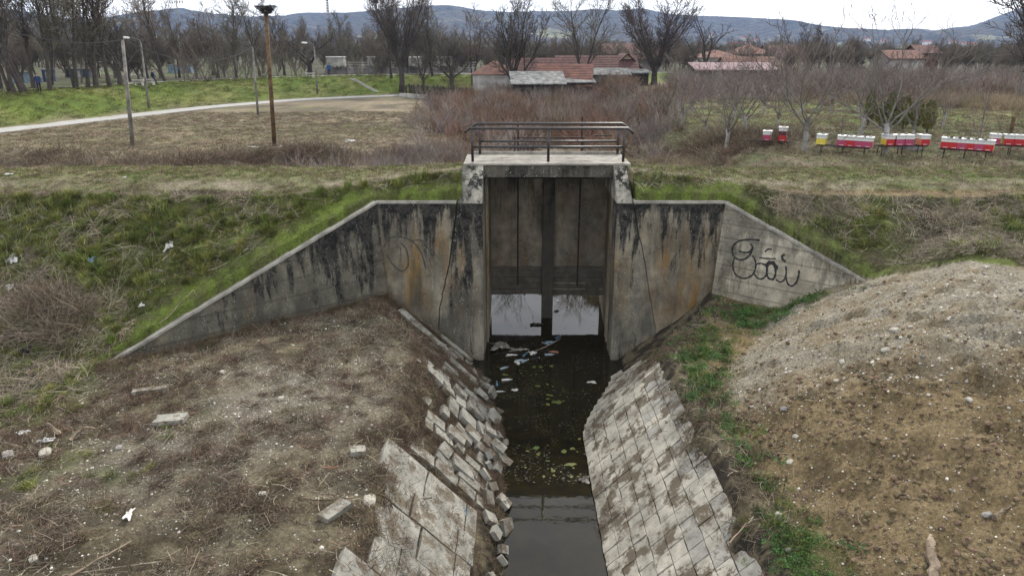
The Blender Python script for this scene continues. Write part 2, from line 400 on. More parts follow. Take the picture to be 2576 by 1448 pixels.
def ground_colour(x, y):
    Zn = zones(x, y)
    n1 = fbm(x * .35, y * .35, 201); n2 = fbm(x * 1.7, y * 1.7, 205); n3 = fbm(x * 5, y * 5, 209, 3)
    nh = fbm(x * .05, y * .22, 211)
    c = np.zeros(x.shape + (3,)) + np.array((.20, .165, .115))
    # rough field beyond the levee
    c = mix3(c, (.105, .09, .066), ss(.42, .62, n1 * .6 + nh * .4))
    c = mix3(c, (.10, .125, .042), ss(.56, .68, nh * .6 + n2 * .4) * .65)
    c = mix3(c, (.235, .185, .12), ss(.45, .6, n2) * .6 * np.exp(-((y - 50) / 8) ** 2) * (x < 0))
    deb = np.exp(-((y - 40) / 5.5) ** 2)
    c = mix3(c, (.068, .058, .047), deb * ss(.3, .6, n2) * .9)
    # orchard
    orch = ss(9, 13, x + 3 * (n1 - .5)) * ss(38, 41, y) * (1 - ss(74, 84, y + .25 * x))
    c = mix3(c, (.125, .16, .05), orch)
    c = mix3(c, (.21, .185, .10), orch * ss(.5, .66, n1) * .6)
    c = mix3(c, (.058, .056, .04), orch * (1 - ss(47, 54, y + 6 * (n2 - .5))) * ss(.3, .52, n2) * .85)
    c = mix3(c, (.17, .135, .085), ss(74, 84, y) * ss(10, 25, x) * .7)
    # crest and path
    cg = mix3(np.zeros_like(c) + np.array((.115, .135, .05)), (.085, .12, .03), ss(.45, .6, n2))
    cg = mix3(cg, (.17, .165, .085), ss(.42, .58, n1) * .6)
    c = mix3(c, (0, 0, 0), Zn['crest']) + cg * Zn['crest'][..., None]
    c = mix3(c, (.225, .19, .14), Zn['path'] * Zn['crest'])
    # front slopes
    sl = np.zeros_like(c) + np.array((.10, .084, .052)); sl = mix3(sl, (.038, .034, .022), ss(.42, .6, n2))
    sl = mix3(sl, (.15, .13, .085), ss(.55, .68, n3) * .5)
    sl = mix3(sl, (.10, .13, .028), Zn['grass'] * (.55 + .45 * ss(.4, .6, n3)))
    c = mix3(c, (0, 0, 0), Zn['bank']) + sl * Zn['bank'][..., None]
    # berm in front
    br = np.zeros_like(c) + np.array((.132, .112, .073)); br = mix3(br, (.058, .047, .03), ss(.42, .62, n2))
    br = mix3(br, (.185, .165, .13), Zn['bermgravel'])
    br = mix3(br, (.178, .134, .074), np.maximum(Zn['mound'], ss(3.8, 4.6, x)))
    br = mix3(br, (.115, .086, .046), Zn['mound'] * ss(.45, .62, n2) * .75)
    br = mix3(br, (.24, .215, .165), Zn['gravel'] * (.35 + .65 * ss(.35, .6, n2 * .6 + n3 * .4)))
    br = mix3(br, (.07, .09, .03), np.maximum(Zn['weeds'], Zn['lowgrass'] * .8) * .85)
    inb = (1 - Zn['bank']) * (y < 22)
    c = mix3(c, (0, 0, 0), inb) + br * inb[..., None]
    ch = mix3(np.zeros_like(c) + np.array((.135, .112, .072)), (.035, .03, .023), ss(.45, .6, n3))
    cc, cw, csw = chan(y); kk = (np.abs(x - cc) - cw) / csw
    ch = mix3(ch, (.02, .018, .013), (kk < .1).astype(float))
    c = mix3(c, (0, 0, 0), Zn['chan']) + ch * Zn['chan'][..., None]
    # far levee and park
    fl = mix3(np.zeros_like(c) + np.array((.115, .155, .035)), (.16, .165, .06), ss(.4, .6, n1)); fl = mix3(fl, (.06, .09, .025), ss(.5, .65, n3) * .7)
    c = mix3(c, (0, 0, 0), Zn['farlevee']) + fl * Zn['farlevee'][..., None]
    pk = mix3(np.zeros_like(c) + np.array((.085, .075, .06)), (.09, .115, .045), ss(.5, .62, n1))
    c = mix3(c, (0, 0, 0), Zn['park']) + pk * Zn['park'][..., None]
    return np.clip(c * (.72 + .56 * n3)[..., None], 0, 1)
m, t, b = newmat("ground_cover", .97, .1)
at = N(t, 'ShaderNodeAttribute', attribute_name='Col'); P = pos(t)
f1 = tnoise(t, P, 14, 8, .75); f2 = tnoise(t, P, 60, 4, .7)
c = mixc(t, 1., at.outputs['Color'], ramp(t, f1, [(.3, .42), (.5, 1.), (.72, 1.75)]), 'MULTIPLY')
c = mixc(t, .8, c, ramp(t, f2, [(.3, .5), (.7, 1.5)]), 'MULTIPLY')
t.links.new(c, b.inputs['Base Color'])
bump(t, b, math_(t, 'ADD', f1, math_(t, 'MULTIPLY', f2, .5)), .9, .06)
M_ground = m
nx, ny = len(gx), len(gy)
V = np.stack([X.ravel(), Y.ravel(), Z.ravel()], 1)
i = (np.arange(ny - 1)[:, None] * nx + np.arange(nx - 1)[None, :]).ravel()
me = quickmesh("ground", V, np.stack([i, i + 1, i + nx + 1, i + nx], 1), M_ground)
col = np.ones((nx * ny, 4), np.float32); col[:, :3] = ground_colour(X, Y).reshape(-1, 3)
ca = me.color_attributes.new("Col", 'FLOAT_COLOR', 'POINT'); ca.data.foreach_set('color', col.ravel())
me.polygons.foreach_set('use_smooth', np.ones(len(me.polygons), bool))
link("ground", me, kind='structure', label="bare soil, gravel heap, grassed levee and rough fields around the ditch")

# ------------------------------------------------------------------ water
m, t, b = newmat("ditch_water", .03, .5); P = pos(t)
n = tnoise(t, P, 3.2, 6, .65); n2 = tnoise(t, P, 22, 5, .75)
c = mixc(t, ramp(t, n, [(.42, 0), (.6, 1)]), (.010, .009, .006), (.016, .013, .006))
scum = math_(t, 'MULTIPLY', ramp(t, n2, [(.56, 0), (.62, 1)]), ramp(t, tnoise(t, P, .8, 4, .6), [(.5, 0), (.6, 1)]))
sy = N(t, 'ShaderNodeSeparateXYZ'); t.links.new(P, sy.inputs[0])
scum = math_(t, 'MULTIPLY', scum, ramp(t, math_(t, 'DIVIDE', sy.outputs['Y'], 40), [(.35, 0), (.39, 1), (.55, 1), (.61, .1)]))
t.links.new(mixc(t, scum, c, (.05, .048, .026)), b.inputs['Base Color'])
t.links.new(math_(t, 'MULTIPLY_ADD', scum, .7, .03), b.inputs['Roughness'])
bump(t, b, tnoise(t, P, 5, 3, .5), .05, .02); b.inputs['IOR'].default_value = 1.34
M_water = m
mb = MB(); mb.add([(-4, -20, WZ), (7, -20, WZ), (7, 37, WZ), (-4, 37, WZ)], [(0, 1, 2, 3)])
mb.build("water", M_water, kind='structure', label="still dark ditch water with scum, running under the sluice")
# ------------------------------------------------------------------ sluice
M_head = concrete("headwall_concrete", (.25, .22, .165), 1., 1., 4.8)
M_wing = concrete("wing_concrete", (.15, .14, .105), 1.1, .25, 4.4, lich=.04, courses=.62, streak_scale=2.4)
M_wingR = concrete("wing_concrete_pale", (.46, .42, .33), .5, .3, 4.2, courses=.75, speck=.8, streak_scale=2.2)
M_pier = concrete("pier_concrete", (.22, .2, .155), 1.15, .5, 4.8, speck=.9, lich=.09)
M_piertop = concrete("pier_top_concrete", (.40, .375, .31), 1., 0, 6.6, speck=1., lich=.05)  # paler than the piers: brighter light on the raked tops put into the colour
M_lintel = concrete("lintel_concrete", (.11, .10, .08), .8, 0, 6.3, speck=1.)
M_cap = concrete("cap_concrete", (.36, .34, .295), .0, 0, 9, speck=.6, dirt=.25)
M_deck = concrete("deck_concrete", (.29, .27, .235), .0, 0, 9, speck=.6)
M_inner = concrete("bay_concrete", (.26, .225, .165), .6, .7, 6., speck=.2)
M_panel = concrete("board_marked_concrete", (.235, .205, .16), .55, .4, 5.8, speck=.1)
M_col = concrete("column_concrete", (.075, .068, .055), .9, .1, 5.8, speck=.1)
M_wood = simple("wet_timber", (.12, .105, .085), .75, .22, 3.5, bmp=.3)
M_iron = simple("rusty_iron", (.06, .045, .038), .7, .5, 20, bmp=.4)
M_rail = simple("dark_painted_steel", (.042, .033, .032), .42, .55, 12, bmp=.25, spec=.5)
sl = empty("sluice_gate", (CX, 21.6, 0), label="old stained concrete sluice with sloping wing walls, railed deck and timber gates", cat="sluice")
def part(mb, name, mat, parent=None, smooth=False, **k):
    parent = parent or sl
    o = mb.build(name, mat, None, smooth, **k)
    o.parent = parent
    if parent.parent is None: o.matrix_parent_inverse = Matrix.Translation(parent.location).inverted()
    return o
BAT = .046
FY = lambda z: 21.64 - (4.8 - z) * BAT          # battered front face
def onface(px, py):
    v = (py - 724) / F; h = (px - 1288) / F; dy = cp - v * sp; dz = -sp - v * cp
    # t*dy = 21.64-(4.8-(CZ+t*dz))*.217
    t_ = (21.64 - (4.8 - CZ) * BAT) / (dy - BAT * dz)
    return (h * t_, CZ + dz * t_)
def rough_line(pts, n=5, amp=.018):
    o = []
    for a, b in zip(pts[:-1], pts[1:]):
        for i in range(n):
            t_ = i / n; o.append((a[0] + (b[0] - a[0]) * t_ + rnd.uniform(-amp, amp), a[1] + (b[1] - a[1]) * t_))
    o.append(pts[-1]); return o
crL = rough_line([onface(*p) for p in ((1152, 508), (1141, 600), (1129, 680), (1114, 740), (1108, 772), (1104, 845), (1098, 900))])
crR = rough_line([onface(*p) for p in ((1592, 508), (1606, 590), (1625, 680), (1640, 780), (1650, 840), (1655, 900))])
crL[0] = (crL[0][0], 4.8); crR[0] = (crR[0][0], 4.8)
crL[-1] = (crL[-1][0], -.9); crR[-1] = (crR[-1][0], -.9)
f0 = lambda p: (p[0], FY(p[1]), p[1]); f1 = lambda p: (p[0], FY(p[1]) + .42 + (4.8 - p[1]) * BAT, p[1])
wid = lambda z: .016 + .022 * max(0, min(1, (z - 0) / 4))
mb = MB(); mb.prism([(-4.2, 4.8)] + [(x - wid(z) * 1.2, z) for x, z in crL] + [(-4.12, -.9)], f0, f1)
part(mb, "headwall", M_head, label="left headwall panel, brown stained with a long crack beside the pier")
mb = MB(); mb.prism([(x + wid(z) * .7, z) for x, z in reversed(crR)] + [(crR[0][0], 4.8), (6.6, 4.8), (6.5, -.9)], f0, f1)
part(mb, "headwall", M_head, label="right headwall panel with rust brown sheets and a jagged crack")
# headwall caps (bright top screed)
for s_, x0, x1 in ((0, -4.22, crL[0][0] - .05), (1, crR[0][0] + .03, 6.62)):
    mb = MB(); mb.box((x0, 21.62, 4.8), (x1, 22.1, 4.87)); part(mb, "coping", M_cap)
# piers: battered front, raked top
def pier(xi0, xi1, crack, sgn):
    # inner edge xi0 (front) -> xi1 (gate plane); outer edge = crack line
    mb = MB()
    poly = [(xi0, 4.8), (xi0, -1.)] + [(x, z) for x, z in reversed(crack)]
    mb.prism(poly, f0, lambda p: (p[0], 22.4, p[1]))
    part(mb, "pier", M_pier)
    xo = crack[0][0]; xt = xo - sgn * .1
    mb = MB()
    # raked upper part in two lifts with a joint
    ys = [(21.66, 4.8), (22.27, 5.42)]; top = [(22.31, 5.44), (22.73, 5.8)]
    for q, (a, b2) in enumerate((ys, top)):
        (ya, za), (yb, zb) = a, b2
        k0 = 0 if q == 0 else .6; k1 = .6 if q == 0 else 1
        oa = xo + (xt - xo) * k0; ob = xo + (xt - xo) * k1
        v = [(xi0, ya, za), (oa, ya, za), (ob, yb, zb), (xi0, yb, zb), (xi0, 24.6, za), (oa, 24.6, za), (ob, 24.6, zb), (xi0, 24.6, zb)]
        mb.add(v, [(0,1,2,3), (4,7,6,5), (0,4,5,1), (3,2,6,7), (0,3,7,4), (1,5,6,2)])
    part(mb, "pier_cap", M_piertop)
    # inner abutment wall, lightly skewed
    mb = MB(); th = .42 * sgn
    for ya, yb in ((21.45, 25.4), (25.4, 27.2)):
        z0, z1 = (-1., 4.8) if ya < 24 else (-1., 5.2)
        pa = xi0 if ya < 24 else xi1; pb = xi1 if ya < 24 else xi1 + sgn * .1
        g = sgn * .015
        if ya < 24:
            v = [(pa + g, 21.45, -1.), (pb + g, yb, -1.), (pb + g, yb, 5.4), (pa + g, 22.6, 5.4), (pa + g, 21.66, 4.8),
                 (pa + g + th, 21.45, -1.), (pb + g + th, yb, -1.), (pb + g + th, yb, 5.4), (pa + g + th, 22.6, 5.4), (pa + g + th, 21.66, 4.8)]
            mb.add(v, [(0,1,2,3,4), (9,8,7,6,5)] + [(i_, (i_ + 1) % 5, (i_ + 1) % 5 + 5, i_ + 5) for i_ in range(5)])
        else:
            v = [(pa + g, ya, z0), (pb + g, yb, z0), (pb + g, yb, z1 - .8), (pa + g, ya, z1), (pa + g + th, ya, z0), (pb + g + th, yb, z0), (pb + g + th, yb, z1 - .8), (pa + g + th, ya, z1)]
            mb.add(v, [(0,1,2,3), (7,6,5,4), (0,4,5,1), (1,5,6,2), (2,6,7,3), (3,7,4,0)])
    # two guide ribs beside the grooves
    for yy in (22.9, 23.35):
        x_ = xi0 + (xi1 - xi0) * (yy - 21.4) / 4.0
        mb.box((min(x_, x_ - sgn * .05), yy, -1.), (max(x_, x_ - sgn * .05), yy + .13, 5.38))
    part(mb, "abutment", M_inner)
pier(-.92, -.76, crL, -1)
pier(3.25, 3.44, crR, 1)
# lintel and deck
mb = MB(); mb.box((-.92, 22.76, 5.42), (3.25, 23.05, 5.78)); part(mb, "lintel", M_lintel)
mb = MB(); mb.box((-1.55, 22.72, 5.803), (3.79, 24.8, 5.86)); mb.box((-.92, 23.06, 5.5), (3.25, 24.8, 5.79)); mb.box((-.8, 24.803, 5.45), (3.3, 25.7, 5.62)); mb.box((-1.4, 24.76, 5.862), (3.75, 24.86, 5.96))
part(mb, "deck", M_deck)
# board-marked panel in two halves and the centre column
for x0, x1 in ((-.79, 1.13), (1.54, 3.47)):
    nb = 5; w_ = (x1 - x0) / nb
    for k in range(nb):
        mb = MB(); d_ = rnd.uniform(0, .012)
        mb.box((x0 + k * w_ + .002, 25.42 + d_, 1.62 + rnd.uniform(-.01, .01)), (x0 + (k + 1) * w_ - .002, 25.62, 5.44)); part(mb, "panel", M_panel)
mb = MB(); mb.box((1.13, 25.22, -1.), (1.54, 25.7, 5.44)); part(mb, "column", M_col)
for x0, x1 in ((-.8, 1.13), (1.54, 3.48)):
    mb = MB(); mb.box((x0, 25.63, 1.63), (x1, 25.7, 5.44)); part(mb, 'backing', M_col)  # added sheet, unseen behind the panels, stops light showing through their joints
# timber gate leaves
for q, (x0, x1, dz, til) in enumerate(((-.785, 1.125, -.03, .02), (1.545, 3.465, .05, -.01))):
    g = empty("gate", (0, 0, 0)); g.parent = sl; g.matrix_parent_inverse = Matrix.Translation(sl.location).inverted()
    z = 1.62
    for k in range(5):
        h_ = .235 + rnd.uniform(-.01, .01); z0 = z - h_ + .8 * 0
        mb = MB(); gap = (.02, .016, .024, .016, .02)[k] if q else .016; yo = (0, .03, .01, .035, .012)[k]
        if q and k == 3: gap = .035
        zz = z - dz * k / 5
        mb.add([(x0, 25.5 + yo, z0 + gap + dz * 0 - til), (x1, 25.5 + yo, z0 + gap + til), (x1, 25.5 + yo, z + til), (x0, 25.5 + yo, z - til),
                (x0, 25.58 + yo, z0 + gap - til), (x1, 25.58 + yo, z0 + gap + til), (x1, 25.58 + yo, z + til), (x0, 25.58 + yo, z - til)],
               [(0,1,2,3), (7,6,5,4), (0,4,5,1), (1,5,6,2), (2,6,7,3), (3,7,4,0)])
        part(mb, "plank", M_wood, g); z = z0
    for f_ in (.3, .66):
        xx = x0 + (x1 - x0) * f_; mb = MB(); mb.box((xx - .025, 25.46, z - .02), (xx + .03, 25.5, 1.62)); part(mb, "strap", M_wood, g)
# wing walls
def wing(sgn, x0, mat, label):
    mb = MB(); dirx, diry = sgn * .735, -.678      # plan direction
    L_ = 8.9; nrm = Vector((sgn * .678, .735, 0))  # to the levee side
    pts = 18; vs = []
    P0 = Vector((x0, 21.64, 4.8)); fs = []
    for k in range(pts + 1):
        t_ = k / pts; p = P0 + Vector((dirx, diry, 0)) * L_ * t_; zt = 4.8 - 3.28 * t_
        for zz in (zt, zt * .5 - .1 if zt * .5 > 1.4 else min(zt - .1, .6), -.6):
            off = (zt - zz) * .12
            f_ = p - nrm * off; vs.append((f_.x, f_.y, zz))
        bk = p + nrm * .6
        vs.append((bk.x, bk.y, zt)); vs.append((bk.x, bk.y, -.6))
    for k in range(pts):
        a = k * 5; b_ = a + 5
        for j, l in ((0, 1), (1, 2), (2, 4), (4, 3), (3, 0)): fs.append((a + j, a + l, b_ + l, b_ + j))
    fs += [(0, 3, 4, 2, 1), tuple(pts * 5 + q for q in (1, 2, 4, 3, 0))]
    mb.add(vs, fs); part(mb, "wing_wall", mat, label=label)
    mb = MB(); vs = []; fs = []
    for k in range(pts * 2 + 1):
        t_ = k / pts / 2; p = P0 + Vector((dirx, diry, 0)) * L_ * t_; zt = 4.8 - 3.28 * t_ + rnd.uniform(-.006, .006)
        a = p - nrm * (.035 + rnd.uniform(-.012, .012)); b_ = p + nrm * (.66 + rnd.uniform(-.02, .02))
        vs += [(a.x, a.y, zt), (b_.x, b_.y, zt), (b_.x, b_.y, zt + .075), (a.x, a.y, zt + .075)]
    for k in range(pts * 2):
        a = k * 4
        for j in range(4): fs.append((a + j, a + (j + 1) % 4, a + 4 + (j + 1) % 4, a + 4 + j))
    fs += [(3, 2, 1, 0), tuple(pts * 8 + q for q in range(4))]
    mb.add(vs, fs); part(mb, "coping", M_cap)
    return P0, Vector((dirx, diry, 0)), nrm
wing(-1, -4.2, M_wing, "long left wing wall, dark grey and streaked black")
WR = wing(1, 6.6, M_wingR, "right wing wall, pale with lime runs and graffiti")
# graffiti: flat paint strokes standing 3 mm proud of the concrete
M_paint = simple("black_spray_paint", (.016, .016, .018), .8, .3, 5, col2=(.045, .042, .038), bmp=0)
M_faint = simple("faded_spray_paint", (.085, .078, .065), .9, .3, 20, bmp=0)
def wingface(px, py):
    P0, D, nr = WR
    v = (py - 724) / F; h = (px - 1288) / F; dr = Vector((h, cp - v * sp, -sp - v * cp)); o = Vector((0, 0, CZ))
    # plane through top line with batter .12
    N_ = (nr * -1) ; 
    # iterate: face offset depends on height below top at that station
    t_ = 20.
    for _ in range(30):
        p = o + dr * t_; s_ = (p - P0).dot(D); zt = 4.8 - 3.28 * s_ / 8.9
        target = -(max(0, zt - p.z)) * .12
        cur = (p - P0).dot(nr)
        t_ -= (cur - target) / (dr.dot(nr) + dr.z * -.12)
    p = o + dr * t_
    return p - nr * .012
def stroke(pts, w_, proj, nrm_, name, mat, n=8):
    """closed smooth ribbon of paint"""
    P3 = [proj(*p) for p in pts]; q = []
    for i_ in range(len(P3) - 1):
        a = P3[max(i_ - 1, 0)]; b_ = P3[i_]; c_ = P3[i_ + 1]; d_ = P3[min(i_ + 2, len(P3) - 1)]
        for k in range(n):
            t_ = k / n
            q.append(.5 * ((2 * b_) + (c_ - a) * t_ + (2 * a - 5 * b_ + 4 * c_ - d_) * t_ ** 2 + (3 * b_ - a - 3 * c_ + d_) * t_ ** 3))
    q.append(P3[-1]); vs = []; fs = []
    for i_, p in enumerate(q):
        tg = (q[min(i_ + 1, len(q) - 1)] - q[max(i_ - 1, 0)]).normalized(); sd_ = tg.cross(nrm_).normalized()
        ww = w_ * (.55 + .1 * math.sin(i_ * .9))
        vs += [tuple(p + sd_ * ww), tuple(p - sd_ * ww)]
    for i_ in range(len(q) - 1): fs.append((2 * i_, 2 * i_ + 1, 2 * i_ + 3, 2 * i_ + 2))
    mb = MB(); mb.add(vs, fs); return part(mb, name, mat, fix=False)
g = lambda x, y: (1555.9 + x / 3.797, 444.6 + y / 3.797)      # crop coordinates of the close look
for pts, w_ in (
    ([(1350, 605), (1250, 598), (1160, 610), (1105, 650), (1088, 710), (1110, 765), (1160, 792), (1215, 780), (1262, 735), (1282, 680), (1262, 635)], .05),
    ([(1155, 708), (1200, 722), (1245, 718), (1275, 690)], .05),
    ([(1110, 765), (1095, 820), (1098, 880), (1125, 935), (1180, 965), (1235, 962), (1285, 930), (1310, 870), (1308, 800), (1280, 750)], .045),
    ([(1300, 930), (1330, 965), (1375, 972), (1410, 935), (1422, 880), (1405, 845), (1360, 825), (1320, 835)], .045),
    ([(1412, 850), (1440, 822), (1480, 825), (1505, 860), (1525, 868)], .11),
    ([(1420, 870), (1418, 930), (1440, 970), (1480, 975), (1500, 930), (1500, 870)], .055),
    ([(1505, 980), (1545, 1003), (1580, 985), (1602, 930), (1600, 850)], .04),
    ([(1600, 960), (1620, 1020), (1660, 1040), (1700, 1005), (1722, 940), (1725, 890)], .05),
    ([(1590, 740), (1565, 755), (1572, 790), (1600, 805)], .06),
    ([(1350, 770), (1420, 778), (1505, 780)], .035),
    ([(1400, 715), (1430, 690), (1465, 690)], .04),
):
    stroke([g(*p) for p in pts], w_, wingface, WR[2], "graffiti", M_paint)
def headface(px, py):
    x, z = onface(px, py); return Vector((x, FY(z) - .006, z))
g2 = lambda x, y: (254 + x / 2.7048, 444.6 + y / 2.7048)
for pts in ([(1925, 480), (1960, 420), (2040, 408), (2120, 440), (2180, 520), (2210, 620)], [(1945, 530), (1990, 600), (2050, 640), (2090, 600), (2080, 500), (2040, 450)], [(2100, 440), (2170, 430), (2260, 470)]):
    stroke([g2(*p) for p in pts], .045, headface, Vector((0, 1, 0)), "graffiti", M_faint)
# railings
def railing(y0, xs, z0, ztop, zmids, ext, label):
    r_ = empty("railing", (0, 0, 0), label=label); r_.parent = sl; r_.matrix_parent_inverse = Matrix.Translation(sl.location).inverted()
    mb = MB(); a, b_ = xs[0], xs[-1]
    mb.tube([(a - ext, y0, ztop - .13), (a - .1, y0, ztop), (b_ + .1, y0, ztop), (b_ + ext + .05, y0, ztop - .15)], .045, 8); part(mb, "rail", M_rail, r_, True)
    for zm in zmids:
        mb = MB(); mb.tube([(a, y0, zm), (b_, y0, zm)], .036, 8); part(mb, "rail", M_rail, r_, True)
    for x in xs:
        mb = MB(); mb.tube([(x, y0, z0), (x, y0, ztop)], .045, 8); part(mb, "post", M_rail, r_, True)
railing(22.85, [-1.26, 1.16, 3.56], 5.9, 6.95, [6.37], .24, "front railing of the deck, nearer the water")
railing(24.62, [-1.1, 3.63], 5.9, 6.92, [6.33], .3, "rear railing of the deck")
# hoist frame behind the deck
hf = empty("hoist_frame", (0, 0, 0), label="lower steel gate hoist frame with screw rods and a sagging chain"); hf.parent = sl; hf.matrix_parent_inverse = Matrix.Translation(sl.location).inverted()
for x, zt in ((.21, 6.98), (2.42, 7.12)):
    mb = MB(); mb.tube([(x, 25.0, 1.0), (x, 25.0, zt)], .03, 6); part(mb, "screw_rod", M_iron, hf)
for z_, x0, x1 in ((6.34, .08, 2.55), (6.08, .0, 2.6), (5.98, -.1, 2.75)):
    mb = MB(); mb.box((x0, 25.35, z_), (x1, 25.4, z_ + .04)); part(mb, "crossbar", M_iron, hf)
for x in (.1, 2.5):
    mb = MB(); mb.tube([(x, 25.37, 5.0), (x, 25.37, 6.36)], .025, 5); part(mb, "upright", M_iron, hf)
    mb = MB(); mb.tube([(x - .15, 25.3, 6.12), (x + .12, 25.2, 5.9), (x + .38, 25.3, 6.14)], .015, 4); part(mb, "brace", M_iron, hf)
mb = MB(); mb.box((-.2, 24.9, 5.0), (2.9, 25.6, 5.08)); mb.box((2.9, 25.5, 6.4), (3.55, 25.54, 6.44)); part(mb, "footplate", M_iron, hf)
mb = MB(); mb.tube([(.6 + 1.25 * k / 8, 25.1, 6.13 - .14 * math.sin(math.pi * k / 8)) for k in range(9)], .015, 4); part(mb, "chain", M_deck, hf)

# ------------------------------------------------------------------ channel linings
M_blkR = concrete("pale_paving_concrete", (.40, .37, .305), 0, 0, 9, speck=.3, dirt=.9)
M_blkG = concrete("greyer_paving_concrete", (.31, .295, .255), 0, 0, 9, speck=.4, dirt=.85)
M_blkL = concrete("grey_paving_concrete", (.27, .26, .225), 0, 0, 9, speck=.5, dirt=.8)
def slab_mesh(w_, l_, h_, seed, mat):
    """broken-edged concrete block, w along x, l along y"""
    r = random.Random(seed); poly = []
    for cx_, cy_ in ((-1, -1), (1, -1), (1, 1), (-1, 1)):
        poly.append((cx_ * w_ / 2 * r.uniform(.95, 1.), cy_ * l_ / 2 * r.uniform(.95, 1.)))
        nx_, ny_ = {(-1, -1): (1, -1), (1, -1): (1, 1), (1, 1): (-1, 1), (-1, 1): (-1, -1)}[(cx_, cy_)]
        mx_, my_ = (cx_ + nx_) / 2, (cy_ + ny_) / 2
        poly.append((mx_ * w_ / 2 * r.uniform(.93, 1.02) + r.uniform(-.03, .03), my_ * l_ / 2 * r.uniform(.93, 1.02)))
    mb = MB(); mb.prism(poly, lambda p: (p[0], p[1], h_ / 2 + r.uniform(-.004, .004)), lambda p: (p[0], p[1], -h_ / 2))
    me = mb.mesh("paving_block", mat)
    import bmesh
    bm = bmesh.new(); bm.from_mesh(me); bmesh.ops.recalc_face_normals(bm, faces=bm.faces)
    bmesh.ops.bevel(bm, geom=[e for e in bm.edges if all(v.co.z > 0 for v in e.verts)], offset=.012, segments=1, affect='EDGES'); bm.to_mesh(me); bm.free()
    return me
def slope_frame(side, y, k):
    """point and axes on the lining: k = 0 at the waterline, 1 at the top"""
    def pt(y_, k_):
        c_, w_, sw_ = chan(y_); return Vector((c_ + side * (w_ + sw_ * k_), y_, WZ + (1.9 - WZ) * k_))
    p = pt(y, k); a = (pt(y, k + .01) - p).normalized(); b_ = (pt(y + .05, k) - p).normalized()
    n_ = a.cross(b_).normalized()
    if n_.z < 0: n_ = -n_
    b_ = n_.cross(a)
    return p, a, b_, n_
bankR = empty("channel_lining", (4, 12, 0), kind='structure', label="paved right channel bank of pale concrete blocks with dirt in the joints")
bankL = empty("channel_lining", (-2, 12, 0), kind='structure', label="broken left channel bank of tilted grey concrete slabs and rubble")
def place(me, par, side, y, k, lift=0, rot=0, tilt=(0, 0), name="paving_block", **kk):
    p, a, b_, n_ = slope_frame(side, y, k)
    Mx = Matrix((a, b_, n_)).transposed().to_4x4()
    Mx = Matrix.Translation(p + n_ * lift) @ Mx @ Matrix.Rotation(rot, 4, 'Z') @ Matrix.Rotation(tilt[0], 4, 'X') @ Matrix.Rotation(tilt[1], 4, 'Y')
    o = link(name, me, par, **kk); o.matrix_world = Mx; o.matrix_parent_inverse = Matrix.Translation(par.location).inverted(); return o
def blocked(side, y, k):
    """dirt tongues that cover the lining"""
    p, *_ = slope_frame(side, y, k)
    return float(fbm(np.array([p.x * .55 + 3]), np.array([y * .45]), 301 + side)[0])
BR = [slab_mesh(1, 1, 1, 500 + q, M_blkR) for q in range(8)]; BRG = [slab_mesh(1, 1, 1, 520 + q, M_blkG) for q in range(8)]
y = 8.0; cnt = 0
while y < 20.0:
    _, w_, sw_ = chan(y); ln = math.hypot(sw_, 1.9 - WZ); nrow = 9; dy = .372
    for j in range(nrow):
        k = (j + .5) / nrow; grey = j > 4.5 + 3 * rnd.random()
        fb = blocked(1, y, k)
        if fb > .66 and k > .3 and y < 13: continue
        if y > 18.2 and k > .95 - (y - 18.2) * .5: continue
        o = place((BRG if grey else BR)[rnd.randrange(8)], bankR, 1, y + (.0), k, -.07 * (j == 8) + rnd.uniform(-.012, .012), 0, (rnd.uniform(-.02, .02), rnd.uniform(-.02, .02)))
        o.scale = (ln / nrow - .008, dy - .009, .12); cnt += 1
    y += dy
print("right blocks", cnt)
BL = [slab_mesh(1, 1, 1, 600 + q, M_blkL) for q in range(8)]
y = 6.0; cnt = 0
while y < 20.9:
    _, w_, sw_ = chan(y); ln = math.hypot(sw_, 1.9 - WZ); low = y < 12.7
    dy = rnd.uniform(.75, 1.0) if low else rnd.uniform(.3, .62)
    k = (.2 if low else .08) + rnd.uniform(0, .08); chaos = float(ss(12.3, 13.9, y))
    while k < 1.0:
        wk = rnd.uniform(.55, 1.25) if low and k > .3 else rnd.uniform(.28, .75)      # length up the slope, m
        kk = k + wk / ln / 2; k += wk / ln
        if kk > (1.02 if low else .95): break
        if chaos > .3 and rnd.random() < .24 + .3 * (kk > .7): continue
        jit = rnd.uniform(-.12, .12) * (.1 + chaos)
        o = place(BL[rnd.randrange(8)], bankL, -1, y + jit, kk, -.045 + rnd.uniform(-.01, .01) + chaos * rnd.uniform(-.07, .015), rnd.uniform(-.3, .3) * chaos,
                  (rnd.uniform(-.08, .08) * chaos + rnd.uniform(-.01, .01), rnd.uniform(-.14, .06) * chaos + rnd.uniform(-.015, .015)))
        o.scale = (wk * (1 - .12 * chaos) - .01, dy * (1.02 - .25 * chaos * rnd.random()) - .004, .13); cnt += 1
    y += dy
# pale tumbled blocks along the left waterline
for q in range(34):
    yy = rnd.uniform(10.6, 19.8); kq = rnd.uniform(.0, .22)
    o = place(BL[rnd.randrange(8)], bankL, -1, yy, kq, rnd.uniform(.0, .1), rnd.uniform(-1, 1), (rnd.uniform(-.5, .5), rnd.uniform(-.6, .3)))
    s_ = rnd.uniform(.16, .42); o.scale = (s_, s_ * rnd.uniform(.6, 1.1), .12); cnt += 1
print("left blocks", cnt)
